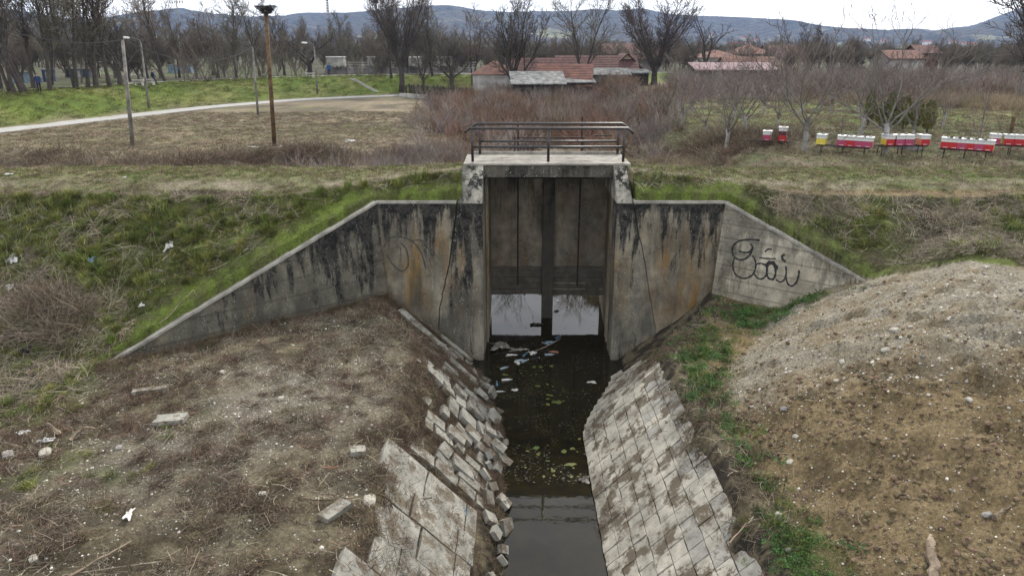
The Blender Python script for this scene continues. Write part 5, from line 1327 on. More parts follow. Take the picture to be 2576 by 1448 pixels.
for e_, tt in ((e1, t1), (e2, t2)):
    mb = MB(); mb.tube([tt + Vector((-.12, 0, -.05)), tt + Vector((.12, 0, -.05))], .04, 5); mb.tube([tt, tt + Vector((.05, 0, .18))], .03, 5); mb.build("insulator", M_iron, e_)
ec, tc_, bc = pole(690, 366, 669, 34, "nest_pole", "tall brown wooden pole carrying a big stork nest", M_wp, .145, .115, "pole", 10)
pn = bc + tc_; mb = MB(); rr = random.Random(5)
for _ in range(420):
    a = rr.uniform(0, 6.283); z_ = rr.random() ** .8; rad_ = .25 + .36 * z_; q = Vector((math.cos(a) * rad_ * rr.uniform(.6, 1.), math.sin(a) * rad_ * rr.uniform(.6, 1.), z_ * .36 + rr.uniform(-.03, .03)))
    d = Vector((-math.sin(a), math.cos(a), rr.uniform(-.25, .25))) + Vector((rr.gauss(0, .3), rr.gauss(0, .3), 0)); d.normalize(); l_ = rr.uniform(.12, .34)
    mb.tube([q - d * l_ / 2, q + d * l_ / 2], .009, 3, False)
mb.v = [(a_ * 1.25, b_ * 1.25, c_ * 1.3) for a_, b_, c_ in mb.v]
o = mb.build("stork_nest", simple("nest_sticks", (.05, .042, .038), .95, .5, 5), fix=False, label="large dark stick nest on top of the tall wooden pole", cat="nest"); o.location = pn + Vector((0, 0, .0))
mb = MB(); mb.tube([(0, 0, 0), (0, 0, .04)], .42, 12); mb.tube([(-.3, 0, -.01), (.3, 0, -.01)], .03, 5); o = mb.build("nest_platform", M_iron, ec); o.location = tc_
def cable(a, b_, sag, name, label, r_=.035):
    mb = MB(); mb.tube([a.lerp(b_, k / 24) - Vector((0, 0, sag * 4 * (k / 24) * (1 - k / 24))) for k in range(25)], r_, 4, False)
    o = mb.build(name, simple(name + "_rubber", (.03, .03, .032), .6, .2, 3, bmp=0), fix=False, label=label, cat="cable"); return o
T1 = b1 + t1; T2 = b2 + t2
cable(T1, T2, 1.35, "overhead_cable", "sagging black cable between the two concrete poles")
TL = at_y(-70, 50, 37.); cable(TL, T1, .55, "overhead_cable", "black cable coming in from the photo's left edge to the nearer concrete pole")
def lamp(px0, py0, px1, py1, reach, label):
    e_, tt, b_ = pole(px0, py0, px1, py1, "street_lamp", label, M_pole, .14, .08, "street lamp", 8)
    mb = MB(); mb.tube([tt - Vector((0, 0, .3)), tt + Vector((-.05, 0, .25)), tt + Vector((-reach * .5, 0, .42)), tt + Vector((-reach, 0, .46))], .035, 6); mb.build("arm", M_rg, e_, True)
    mb = MB(); c_ = tt + Vector((-reach - .3, 0, .48)); mb.tube([c_ + Vector((.35, 0, 0)), c_ + Vector((.1, 0, 0)), c_ + Vector((-.2, 0, .02)), c_ + Vector((-.4, 0, .02))], [.06, .11, .12, .05], 8); mb.build("lamp_head", M_white, e_, True)
    return b_ + tt
L1 = lamp(375, 275, 354, 108, 1.1, "street lamp left, its arm over the pale bench on the levee")
L2 = lamp(799, 237, 790, 118, .9, "street lamp standing at the road beside the levee steps")
cable(T2, L2, .9, "overhead_cable", "thin cable from the second concrete pole to the right street lamp", .012)
# floodlight masts
def mast(px, pyb, pyt, Y, label, n_r, n_c, turn):
    b_ = at_y(px, pyb, Y); t_ = at_y(px, pyt, Y); e_ = empty("floodlight_mast", b_, 0, label=label, cat="floodlight")
    h_ = t_.z - b_.z; mb = MB(); mb.tube([(0, 0, -3), (0, 0, h_)], [.35, .16], 6); mb.build("shaft", M_rg, e_, True)
    mb = MB(); c_, s2 = math.cos(turn), math.sin(turn); sp_ = Y * .0032
    for r_ in range(n_r + 1):
        z_ = h_ + r_ * sp_; mb.tube([(-n_c * sp_ / 2 * c_, -n_c * sp_ / 2 * s2, z_), (n_c * sp_ / 2 * c_, n_c * sp_ / 2 * s2, z_)], .05, 4)
    mb.tube([(0, 0, h_ - .3), (0, 0, h_ + n_r * sp_)], .1, 4); mb.build("lamp_frame", M_rg, e_)
    for r_ in range(n_r):
        for c2 in range(n_c):
            x_ = (c2 - (n_c - 1) / 2) * sp_; mb = MB(); mb.tube([(x_ * c_, x_ * s2 - .25, h_ + (r_ + .5) * sp_), (x_ * c_, x_ * s2 + .15, h_ + (r_ + .55) * sp_)], [sp_ * .38, sp_ * .25], 6); mb.build("floodlight", M_w1, e_)
mast(468, 180, 9, 210, "stadium floodlight mast with a wide lamp rack cut by the top edge", 3, 6, .1)
mast(836, 170, 38, 230, "stadium floodlight mast seen edge-on right of the nest pole", 7, 2, 1.2)
# pale concrete benches on the levee
for px, py, lab in ((349, 213, "pale concrete bench block left of the lamp post on the levee"), (376, 211, "pale concrete bench block right behind the lamp post on the levee"), (780, 193, "pale concrete bench on the levee beside the right street lamp")):
    p = ground_at(px, py + 2); e_ = empty("concrete_bench", p, .15, label=lab, cat="bench")
    mb = MB(); mb.box((-.6, -.2, .45), (.6, .25, .6)); mb.build("seat", M_conc, e_)
    for x_ in (-.5, .32):
        mb = MB(); mb.box((x_, -.18, -.1), (x_ + .18, .22, .45)); mb.build("leg", M_conc, e_)
# blue kiosks and containers
M_bl = simple("blue_paint", (.05, .08, .14), .6, .25, 2, bmp=0); M_bg = simple("blue_grey_paint", (.2, .27, .33), .7, .25, 2, bmp=0)
for px, py, Y, w_, h_, mt, lab in ((36, 222, 95, 1.5, 1.2, M_bg, "small blue grey kiosk far left behind the trees"), (112, 218, 98, .8, 1.5, M_bl, "narrow blue booth behind the walker in the blue jacket"), (172, 212, 112, 2.9, 1.2, M_bl, "wide blue container in the park meadow"), (425, 196, 130, 4., 1.3, M_bg, "pale blue park pavilion behind the second walker")):
    p = at_y(px, py, Y); p.z = float(H(p.x, p.y)); e_ = empty("park_kiosk", p, 0, label=lab, cat="kiosk")
    mb = MB(); mb.box((0, 0, -.2), (w_, 1.5, h_)); mb.build("wall", mt, e_)
    mb = MB(); mb.box((-.08, -.08, h_ + .01), (w_ + .08, 1.6, h_ + .1)); mb.build("roof", M_rg, e_)
    mb = MB(); mb.box((w_ * .55, -.03, 0), (w_ * .55 + .5, -.003, h_ * .85)); mb.build("door", M_w2, e_)
p = at_y(255, 205, 120); p.z = float(H(p.x, p.y)); mb = MB(); mb.tube([(0, 0, 0), (0, 0, 2.1), (5, 0, 2.1), (5, 0, 0)], .07, 5); mb.tube([(0, 0, 2.1), (0, 1.4, .1), (5, 1.4, .1), (5, 0, 2.1)], .03, 4)
o = mb.build("football_goal", M_white, label="white football goal in the park meadow behind the trees", cat="goal"); o.location = p
# ------------------------------------------------------------------ people
def person(px, py, label, rz, jacket, trousers, hair, stride=.32, lean=.0):
    p = ground_at(px, py); e_ = empty("person", p, rz, label=label, cat="person")
    J = dict(pel=(0, 0, .93), waist=(0, .02, 1.08), chest=(0, .03 + lean, 1.32), neck=(0, .02 + lean, 1.49), head=(0, .0 + lean, 1.6), crown=(0, .0 + lean, 1.73),
             hl=(-.09, 0, .9), kl=(-.1, -stride * .55, .5), al=(-.1, -stride * .8, .09), tl=(-.1, -stride * .8 - .17, .04),
             hr=(.09, 0, .9), kr=(.1, stride * .25, .49), ar=(.1, stride * .95, .12), tr=(.1, stride * .95 - .16, .04),
             sl=(-.19, .03 + lean, 1.41), el=(-.25, .14 + lean, 1.15), wl=(-.24, .1 + lean, .9), gl=(-.24, .06 + lean, .8),
             sr=(.19, .03 + lean, 1.41), er=(.25, -.03 + lean, 1.15), wr=(.23, -.16 + lean, .92), gr=(.23, -.22 + lean, .83))
    E = [('pel', 'waist'), ('waist', 'chest'), ('chest', 'neck'), ('neck', 'head'), ('head', 'crown'), ('pel', 'hl'), ('hl', 'kl'), ('kl', 'al'), ('al', 'tl'), ('pel', 'hr'), ('hr', 'kr'), ('kr', 'ar'), ('ar', 'tr'),
         ('chest', 'sl'), ('sl', 'el'), ('el', 'wl'), ('wl', 'gl'), ('chest', 'sr'), ('sr', 'er'), ('er', 'wr'), ('wr', 'gr')]
    rad = dict(pel=.15, waist=.14, chest=.17, neck=.06, head=.10, crown=.075, hl=.1, kl=.065, al=.048, tl=.04, hr=.1, kr=.065, ar=.048, tr=.04, sl=.075, el=.058, wl=.045, gl=.035, sr=.075, er=.058, wr=.045, gr=.035)
    K = list(J); me_ = bpy.data.meshes.new("body"); me_.from_pydata([J[k] for k in K], [(K.index(a), K.index(b_)) for a, b_ in E], [])
    o = bpy.data.objects.new("body", me_); C.objects.link(o)
    md = o.modifiers.new("skin", 'SKIN')
    for i_, k in enumerate(K): me_.skin_vertices[0].data[i_].radius = (rad[k], rad[k] * (.8 if k in ('chest', 'waist', 'pel') else 1))
    me_.skin_vertices[0].data[0].use_root = True
    sb = o.modifiers.new("sub", 'SUBSURF'); sb.levels = 1; sb.render_levels = 1
    dg = bpy.context.evaluated_depsgraph_get(); m2 = bpy.data.meshes.new_from_object(o.evaluated_get(dg)); bpy.data.objects.remove(o)
    skin_ = simple("skin", (.42, .27, .2), .7, .1, 5, bmp=0)
    m2.materials.clear()
    for q in (skin_, jacket, trousers, hair): m2.materials.append(q)
    for f_ in m2.polygons:
        c_ = f_.center; f_.use_smooth = True
        f_.material_index = 0 if (c_.z > 1.5 or (abs(c_.x) > .18 and c_.z < .87 and c_.z > .7)) else (1 if c_.z > .88 or abs(c_.x) > .19 and c_.z > .6 else (2 if c_.z > .1 else 3))
        if c_.z > 1.66 or (c_.z > 1.56 and c_.y > .03 + lean): f_.material_index = 3
    m2.name = "body"; link("body", m2, e_)
    # jacket hem and hood as clothing children
    mb = MB(); n_ = 14; rings = ((.82, .185, .15), (.95, .18, .145), (1.15, .18, .14), (1.36, .185, .13), (1.46, .1, .09))
    vs = [(math.cos(2 * math.pi * j / n_) * a, math.sin(2 * math.pi * j / n_) * b_ + .02 + lean * (z_ - .8) * 1.5, z_) for z_, a, b_ in rings for j in range(n_)]
    mb.add(vs, [(i_ * n_ + j, i_ * n_ + (j + 1) % n_, (i_ + 1) * n_ + (j + 1) % n_, (i_ + 1) * n_ + j) for i_ in range(len(rings) - 1) for j in range(n_)])
    mb.build("jacket", jacket, e_, True)
    mb = MB(); mb.tube([(0, lean - .0, 1.66), (0, lean + .01, 1.75)], [.112, .07], 10); mb.build("hair", hair, e_, True)
    mb = MB(); mb.tube([(0, lean - .09, 1.6), (0, lean - .125, 1.585)], [.018, .012], 5); mb.build("nose", skin_, e_, True)
    return e_
M_jb = simple("blue_jacket", (.035, .05, .13), .8, .2, 5, bmp=0); M_jn = simple("navy_jacket", (.022, .028, .06), .8, .2, 5, bmp=0); M_tr = simple("black_trousers", (.015, .016, .02), .85, .2, 5, bmp=0); M_hr = simple("grey_hair", (.16, .15, .14), .9, .2, 5, bmp=0); M_hd = simple("dark_hair", (.03, .025, .02), .9, .2, 5, bmp=0)
M_jc = simple("bright_blue_jacket", (.03, .09, .22), .8, .2, 5, bmp=0)
person(101, 233, "walker in a blue jacket and black trousers on the levee path", R(35), M_jb, M_tr, M_hr, .2)
person(389, 215, "walker in dark navy clothes striding right beside the pale bench", R(95), M_jn, M_tr, M_hd, .42, .0)
person(829, 191, "person in a bright blue jacket pushing a bicycle on the far levee", R(10), M_jc, M_tr, M_hd, .2)
p = ground_at(822, 192); e_ = empty("bicycle", p, R(80), label="bicycle pushed along the levee beside the person in bright blue", cat="bicycle")
for x_ in (-.52, .52):
    mb = MB(); mb.tube([(x_ + .33 * math.cos(a * math.pi / 8), 0, .33 + .33 * math.sin(a * math.pi / 8)) for a in range(17)], .02, 4, False); mb.build("wheel", M_tr, e_)
mb = MB(); mb.tube([(-.52, 0, .33), (-.1, 0, .33), (.38, 0, .85), (-.25, 0, .8), (-.1, 0, .33)], .022, 4); mb.tube([(.52, 0, .33), (.36, 0, .95)], .02, 4); mb.tube([(-.25, 0, .8), (-.52, 0, .33)], .016, 4); mb.build("frame", M_bl, e_)
mb = MB(); mb.tube([(.34, -.25, 1.0), (.38, 0, .97), (.34, .25, 1.0)], .015, 4); mb.build("handlebar", M_tr, e_)
mb = MB(); mb.box((-.38, -.06, .86), (-.14, .06, .91)); mb.build("saddle", M_tr, e_)
# ------------------------------------------------------------------ beehives
HC = dict(red=(.42, .03, .035), pink=(.36, .06, .12), yellow=(.62, .5, .07), blue=(.04, .38, .62), orange=(.60, .24, .13), dark=(.10, .03, .035), lilac=(.4, .28, .5))
HM = {k: simple(k + "_hive_paint", v, .6, .12, 6, bmp=0) for k, v in HC.items()}
M_hw = simple("hive_white_paint", (.62, .62, .60), .6, .1, 8, bmp=0); M_hl = simple("hive_tin_lid", (.52, .53, .53), .5, .3, 8, bmp=.2, metal=.2); M_st = simple("lid_stone", (.33, .31, .29), .9, .3, 8)
def box_mesh(a, b_, mats, idx=None, nm="box"):
    mb = MB(); mb.box(a, b_); me_ = mb.mesh(nm, mats)
    if idx: me_.polygons.foreach_set('material_index', idx)
    return me_
def hive(base, rz, front, side, label, tall=False, stone=True):
    e_ = empty("beehive", base, rz, label=label, cat="beehive", group="beehives in the orchard"); e_.scale = (.95, 1, .9)
    z1 = .34
    # faces of box(): bottom, top, front(-y), +x, +y, -x
    link("body", box_mesh((-.215, -.25, .02), (.215, .25, z1), [HM[front], HM[side]], [0, 0, 0, 1, 0, 1], "hive_body"), e_)
    zz = z1
    if tall: link("super", box_mesh((-.215, -.25, z1 + .002), (.215, .25, z1 + .24), [HM['dark']], None, "hive_super"), e_); zz = z1 + .242
    link("upper_box", box_mesh((-.22, -.255, zz + .002), (.22, .255, zz + .15), [M_hw], None, "hive_upper"), e_)
    link("lid", box_mesh((-.245, -.28, zz + .152), (.245, .28, zz + .22), [M_hl], None, "hive_lid"), e_)
    link("entrance", box_mesh((-.1, -.262, .06), (.1, -.2502, .085), [M_hw], None, "hive_entrance"), e_)
    if stone:
        m_ = pebble(rnd.randrange(9999), M_st, .7); o = link("stone", m_, None, tuple(Vector(base) + Vector((rnd.uniform(-.08, .08), rnd.uniform(-.1, .1), zz * .9 + .22))), None, cat="stone", group="stones weighing down hive lids", label="grey stone on the lid of the " + stone_label(label)); o.scale = (.2, .16, .12)
    return e_
def stone_label(l): return " ".join(l.split()[:8]).rstrip(",")
def bench(px0, py0, px1, py1, n_leg, label, hives, hh=.45):
    """px/py: ground under the two ends; hives: (share along the bench, front, side, tall, label)"""
    a = ground_at(px0, py0); b_ = ground_at(px1, py1); d = b_ - a; d.z = 0; L_ = d.length; u = d.normalized(); rz = math.atan2(u.y, u.x)
    e_ = empty("hive_bench", a, rz, label=label, cat="stand")
    for y_ in (-.2, .2):
        mb = MB(); mb.box((-.1, y_ - .025, hh - .05), (L_ + .1, y_ + .025, hh)); mb.build("rail", M_iron, e_)
    for k in range(n_leg):
        for y_ in (-.2, .2):
            x_ = L_ * (k + .12) / (n_leg - .76); mb = MB(); mb.tube([(x_, y_, -.25), (x_, y_, hh - .05)], .022, 4); mb.build("leg", M_iron, e_)
    for f_, fr, sd_, tl_, lab in hives:
        q = a + u * (L_ * f_); hive((q.x, q.y, a.z + hh + .002), rz + rnd.uniform(-.03, .03), fr, sd_, lab, tl_)
bench(1882, 373, 1989, 373, 3, "thin iron bench with only two hives, left of the biggest orchard tree",
      [(.42, 'pink', 'yellow', False, "pink hive with a yellow side on the two-hive bench"), (.78, 'red', 'pink', True, "taller red hive with a dark middle box on the two-hive bench")])
bench(2058, 386, 2180, 389, 3, "iron bench with one yellow hive apart and four pink and red hives",
      [(.04, 'yellow', 'yellow', False, "single yellow hive standing apart on its bench"), (.47, 'pink', 'yellow', False, "pink hive with yellow side, first in the row of four"), (.65, 'red', 'red', False, "deep red hive, second in the row of four"), (.83, 'pink', 'pink', False, "bright pink hive, third in the row of four"), (1.0, 'pink', 'orange', False, "pink hive with an orange side, last in the row of four")])
bench(2205, 389, 2318, 391, 3, "iron bench behind the large whitewashed tree with three hives and one apart",
      [(.2, 'red', 'yellow', False, "red hive with yellow side half hidden by the whitewashed trunk"), (.42, 'pink', 'pink', False, "dark pink hive in the middle of the row behind the whitewashed trunk"), (.62, 'pink', 'red', False, "pink hive just left of the gap on the third bench"), (.97, 'red', 'orange', False, "lone red hive with a salmon orange side")])
bench(2366, 396, 2484, 401, 3, "longest iron bench carrying six hives in a tight row",
      [(.07, 'red', 'blue', False, "red hive with a bright blue side at the row of six's start"), (.25, 'red', 'red', False, "plain red hive, second in the row of six"), (.43, 'pink', 'yellow', False, "pink hive, third in the row of six"), (.61, 'red', 'yellow', False, "red hive, fourth in the row of six"), (.79, 'pink', 'lilac', False, "pink hive with lilac side behind the young tree"), (.97, 'red', 'orange', False, "bright red hive at the right end of the row of six")])
bench(2484, 386, 2640, 392, 4, "iron bench cut by the photo's right edge, behind the row of six",
      [(.07, 'pink', 'orange', False, "pink hive standing alone behind the end of the row of six"), (.29, 'red', 'yellow', False, "red hive with yellow side on the bench cut by the right edge"), (.46, 'red', 'red', False, "dark red hive, second of the row cut by the right edge"), (.62, 'pink', 'pink', False, "pink hive, third of the row cut by the right edge"), (.78, 'red', 'pink', False, "last hive visible at the photo's right edge")])
# clipped thujas
def thuja_mesh(seed, h_, r_):
    r = random.Random(seed); mb = MB()
    for _ in range(900):
        z_ = r.random(); a = r.uniform(0, 6.283); rad_ = r_ * math.sin(math.pi * min(.98, z_ * .82 + .16)) ** .7 * r.uniform(.7, 1.08); p = Vector((math.cos(a) * rad_, math.sin(a) * rad_, .2 + z_ * h_))
        d = Vector((math.cos(a) * .5 + r.gauss(0, .3), math.sin(a) * .5 + r.gauss(0, .3), 1)).normalized(); u = d.cross(Vector((math.cos(a), math.sin(a), 0))).normalized(); s_ = .11 * r.uniform(.6, 1.4)
        mb.add([tuple(p), tuple(p + d * s_ * .6 + u * s_ * .35), tuple(p + d * s_ * 1.4), tuple(p + d * s_ * .6 - u * s_ * .35)], [(0, 1, 2, 3)])
    return mb
M_th = simple("thuja_green", (.13, .16, .045), .8, .5, 1.6, col2=(.12, .085, .035), rand=.3, bmp=0)
for q, (px, py, h_, r_, lab) in enumerate(((2182, 316, 1.9, .38, "olive clipped thuja standing alone at the row's start"), (2212, 318, 1.3, .36, "low browned thuja between the first and the cluster"), (2232, 322, 1.9, .34, "dark thuja at the cluster's left, behind the big orchard tree"),
        (2248, 324, 2.0, .42, "yellow-green thuja in the middle of the cluster"), (2270, 326, 1.8, .42, "broad dark thuja right side of the cluster"), (2301, 328, 1.75, .36, "egg-shaped thuja behind the leaning orchard tree"), (2331, 335, 1.7, .38, "narrow-footed thuja at the row's end"))):
    p = ground_at(px, py); e_ = empty("thuja_shrub", p, q, label=lab, cat="thuja", group="clipped thujas behind the hives")
    thuja_mesh(900 + q, h_, r_).build("crown", M_th, e_, fix=False); mb = MB(); mb.tube([(0, 0, -.2), (0, 0, h_ * .9)], [.06, .02], 5); mb.build("trunk", M_bkd, e_)
# conifer
p = at_y(2142, 165, 125); p.z = 3.; e_ = empty("conifer", p, 0, label="single dark green conifer rising above the grey trees", cat="conifer")
mb = MB(); r = random.Random(3); hc = at_y(2142, 101, 125).z - 3.
for k in range(2600):
    z_ = r.random() ** .8; a = r.uniform(0, 6.283); lim = (1 - z_) * 3.9 * (.78 + .22 * math.sin(z_ * 40)) + .1; rad_ = lim * r.uniform(.3, 1.) ; q = Vector((math.cos(a) * rad_, math.sin(a) * rad_, 1.2 + z_ * (hc - 1.2) - rad_ * .22))
    d = Vector((math.cos(a), math.sin(a), -.25 + r.gauss(0, .2))).normalized(); u = Vector((-math.sin(a), math.cos(a), r.gauss(0, .4))).normalized(); s_ = .45 * r.uniform(.5, 1.2)
    mb.add([tuple(q), tuple(q + d * s_ * .6 + u * s_ * .35), tuple(q + d * s_ * 1.3), tuple(q + d * s_ * .6 - u * s_ * .35)], [(0, 1, 2, 3)])
mb.build("crown", simple("conifer_green", (.018, .026, .014), .9, .4, 1., rand=0, bmp=0), e_, fix=False)
mb = MB(); mb.tube([(0, 0, -.5), (0, 0, hc)], [.25, .03], 6); mb.build("trunk", M_bkd, e_)
# pale crate and post near the hives
p = ground_at(2288, 378); mb = MB(); mb.box((-.5, -.3, 0), (.5, .3, .5)); mb.box((-.15, -.25, .5), (.45, .25, .62)); o = mb.build("storage_box", M_rg, label="grey weathered box on the grass behind the third hive bench", cat="box"); o.location = p
p = ground_at(2540, 345); mb = MB(); mb.box((-.07, -.07, -.2), (.07, .07, 1.15)); o = mb.build("wooden_post", M_wp, label="short square wooden post at the reed edge behind the hives", cat="post"); o.location = p
# ------------------------------------------------------------------ rubbish, stones, driftwood
M_bag = simple("white_plastic", (.52, .51, .48), .5, .12, 4, bmp=.2); M_bagb = simple("light_blue_plastic", (.16, .27, .34), .5, .2, 4, bmp=.2)
M_bot = simple("clear_bottle_plastic", (.22, .27, .30), .12, .3, 6, bmp=.1, spec=.8); M_botb = simple("blue_bottle_plastic", (.05, .12, .19), .2, .2, 6, bmp=.1, spec=.7); M_bott = simple("terracotta_plastic", (.30, .14, .09), .5, .2, 6, bmp=.1)
M_sack = simple("dirty_sack_cloth", (.27, .25, .215), .9, .4, 3, bmp=.5); M_blk = simple("black_plastic", (.02, .02, .022), .4, .3, 6)
def crumple(seed, sx_, sy_, hz, mat, name, n=13):
    """a crumpled sheet with real folds and thickness"""
    r = np.random.default_rng(seed); g_ = np.linspace(-1, 1, n); U, W_ = np.meshgrid(g_, g_)
    rr = np.hypot(U, W_); ang = np.arctan2(W_, U); lim = .75 + .35 * np.sin(ang * 3 + seed) * .6 + .15 * np.sin(ang * 7 + 2 * seed)
    X_ = U * sx_ * lim / np.maximum(1, rr * .0 + 1); Y_ = W_ * sy_ * lim
    Z_ = hz * np.abs(fbm(U * 2.3 + seed, W_ * 2.3, seed, 3) - .35) * 2 * (1 - .6 * np.clip(rr, 0, 1)) + .012
    X_ = X_ + r.normal(0, .02 * sx_, X_.shape); Y_ = Y_ + r.normal(0, .02 * sy_, X_.shape)
    mb = MB(); top = [(float(a), float(b_), float(c_)) for a, b_, c_ in zip(X_.ravel(), Y_.ravel(), Z_.ravel())]; bot = [(a, b_, max(0, c_ - .01)) for a, b_, c_ in top]
    fs = []
    for j in range(n - 1):
        for i_ in range(n - 1):
            q = j * n + i_; fs.append((q, q + 1, q + n + 1, q + n)); q += n * n; fs.append((q, q + n, q + n + 1, q + 1))
    ring = list(range(n)) + [k * n + n - 1 for k in range(1, n)] + [n * n - 1 - k for k in range(1, n)] + [k * n for k in range(n - 2, 0, -1)]
    for k in range(len(ring)): a, b_ = ring[k], ring[(k + 1) % len(ring)]; fs.append((b_, a, a + n * n, b_ + n * n))
    mb.add(top + bot, fs); return mb
def lay(o, p, rz=0., lift=0.):
    e = .15; zx = float(H(p.x + e, p.y) - H(p.x - e, p.y)) / .3; zy = float(H(p.x, p.y + e) - H(p.x, p.y - e)) / .3
    n_ = Vector((-max(-.8, min(.8, zx)), -max(-.8, min(.8, zy)), 1)).normalized()
    o.matrix_world = Matrix.Translation(p + n_ * lift) @ (Vector((0, 0, 1)).rotation_difference(n_)).to_matrix().to_4x4() @ Matrix.Rotation(rz, 4, 'Z')
for px, py, sx_, sy_, hz, mat, nm, cat, lab, rz in (
    (428, 620, .13, .26, .12, M_bag, "plastic_bag", "bag", "crumpled white plastic bag on the green levee slope", .2),
    (34, 657, .17, .22, .14, M_bag, "plastic_bag", "bag", "white plastic bag snagged on twigs at the far left of the slope", .9),
    (233, 658, .10, .11, .10, M_bagb, "plastic_bag", "bag", "light blue plastic scrap on the levee slope", .3),
    (356, 772, .09, .07, .06, M_bag, "paper_scrap", "litter", "small white paper scrap low on the levee slope", 1.),
    (28, 727, .09, .12, .08, M_bag, "plastic_bag", "bag", "small cream plastic bag by the dark brush pile", .3),
    (68, 886, .13, .12, .10, M_blk, "black_rag", "litter", "black rag of plastic at the slope's foot, left edge", .3),
    (315, 450, .05, .05, .04, M_bag, "paper_scrap", "litter", "tiny white scrap by the levee path", .1),
    (60, 1096, .13, .08, .07, M_bag, "plastic_bag", "bag", "torn white plastic beside the driftwood root", .5),
    (115, 1115, .1, .16, .1, M_bag, "plastic_bag", "bag", "shredded white plastic strips near the pale stone", 2.),
    (325, 1300, .07, .18, .05, M_bag, "plastic_strip", "litter", "curled cream plastic strip on the stony bank", .2),
    (885, 357, .35, .3, .22, M_bag, "plastic_bag", "bag", "heap of white plastic bags in the field right of the nest pole", 0.),
    (705, 371, .3, .2, .12, M_bag, "plastic_bag", "bag", "white plastic at the foot of the nest pole", 0.),
    (640, 372, .3, .2, .1, M_bag, "plastic_bag", "bag", "white plastic scraps left of the nest pole's foot", 0.),
    (22, 442, .14, .1, .06, M_bag, "plastic_bag", "bag", "white plastic on the levee crest at the left edge", 0.),
    (2480, 676, .06, .06, .03, M_bag, "paper_scrap", "litter", "white scrap beyond the gravel heap's ridge", 0.),
    (1160, 1288, .12, .12, .09, M_bagb, "blue_rag", "litter", "blue rag caught in roots on the slabs", .2)):
    p = ground_at(px, py); o = crumple(int(px + py) % 97, sx_, sy_, hz, mat, nm).build(nm, mat, fix=True, label=lab, cat=cat); lay(o, p, rz, .04)
def bottle(mat):
    mb = MB(); mb.tube([(0, 0, 0), (.01, 0, 0), (.2, 0, 0), (.25, 0, 0), (.29, 0, 0), (.31, 0, 0)], [.025, .042, .042, .03, .014, .014], 10); return mb
def on_water(px, py): return at_z(px, py, WZ)
for px, py, rz, mat, cap, lab in (
    (1258, 929, .6, M_bot, M_botb, "clear plastic bottle floating at the lower left of the rubbish raft"), (1297, 908, .2, M_bot, M_bag, "crumpled clear bottle beside the cream carton"), (1315, 897, 1.1, M_botb, M_bag, "blue tinted bottle upright in the rubbish raft"),
    (1370, 893, .1, M_bot, M_botb, "clear bottle in the middle of the rubbish raft"), (1405, 887, 2.9, M_bott, M_bott, "terracotta coloured plastic bottle in the ditch"), (1382, 868, 2.4, M_bot, M_bag, "bottle leaning on the stick behind the raft"),
    (1250, 972, 1.6, M_botb, M_bag, "blue bottle standing by the floating board, left waterline"), (1262, 957, .2, M_bag, M_bag, "white bottle floating near the left waterline"), (1398, 852, .9, M_botb, M_bag, "dark blue bottle furthest into the bay"),
    (1335, 905, .5, M_blk, M_bag, "black plastic bottle behind the cream carton"), (1372, 862, .2, M_bagb, M_bag, "pale blue bottle cap end under the stick"), (1312, 912, .8, M_bot, M_bag, "flattened bottle in the heart of the raft")):
    p = on_water(px, py); e_ = empty("plastic_bottle", (p.x, p.y, WZ + .015), rz, label=lab, cat="bottle", group="bottles floating in the ditch")
    bottle(mat).build("body", mat, e_, True); mb = MB(); mb.tube([(.311, 0, 0), (.335, 0, 0)], .018, 8); mb.build("cap", cap, e_)
for px, py, sx_, sy_, hz, mat, nm, cat, lab, rz in (
    (1256, 875, .36, .3, .42, M_sack, "cloth_sack", "sack", "big dirty grey sack slumped against the left abutment", .2), (1305, 880, .34, .12, .16, M_sack, "cloth_sack", "sack", "long grey rag trailing from the big sack", .1),
    (1286, 893, .2, .07, .05, M_bag, "foam_sheet", "litter", "white foam sheet in front of the sacks", .2), (1302, 913, .09, .14, .12, M_bag, "carton", "carton", "cream carton standing in the rubbish raft", .4), (1340, 889, .14, .12, .12, M_bag, "plastic_cup", "litter", "white and orange food packaging in the raft", .2),
    (1253, 985, .2, .06, .04, M_bag, "foam_board", "litter", "white foam board at the left waterline", .1), (1296, 981, .11, .08, .07, M_bag, "plastic_tub", "litter", "small white tub floating off the left bank", .5), (1488, 962, .15, .07, .08, M_bag, "plastic_bag", "bag", "white bag floating alone near the right bank", .1),
    (1470, 1208, .14, .14, .16, M_sack, "stone", "stone", "pale stone lying at the right waterline", .1)):
    p = on_water(px, py); o = crumple(int(px * 3 + py) % 89, sx_, sy_, hz, mat, nm).build(nm, mat, label=lab, cat=cat); o.location = (p.x, p.y, WZ); o.rotation_euler.z = rz
p = on_water(1345, 818); mb = MB()
for k in range(3): mb.tube([(k * .16 - .15, .03 * k, .02), (k * .16, .1 - .05 * k, .05)], [.05, .035], 6)
o = mb.build("wood_scrap", M_dark, label="dark floating wood scraps in the bright reflection under the left gate", cat="wood"); o.location = p
p = on_water(1400, 783); o = crumple(5, .1, .08, .08, M_dark, "leaf_clump").build("leaf_clump", M_dark, label="brown leaf clump on the bright water under the right gate", cat="leaves"); o.location = p
p = on_water(1402, 757); o = crumple(6, .1, .05, .03, M_bag, "white_scrap").build("plastic_scrap", M_bag, label="small white scrap furthest back on the bright water", cat="litter"); o.location = p
p = on_water(1372, 876); mb = MB(); mb.tube([(-.35, -.25, .02), (.0, .0, .06), (.55, .5, .16)], [.015, .02, .012], 5); o = mb.build("floating_stick", M_stem, label="pale stick poking out of the floating rubbish", cat="stick"); o.location = p
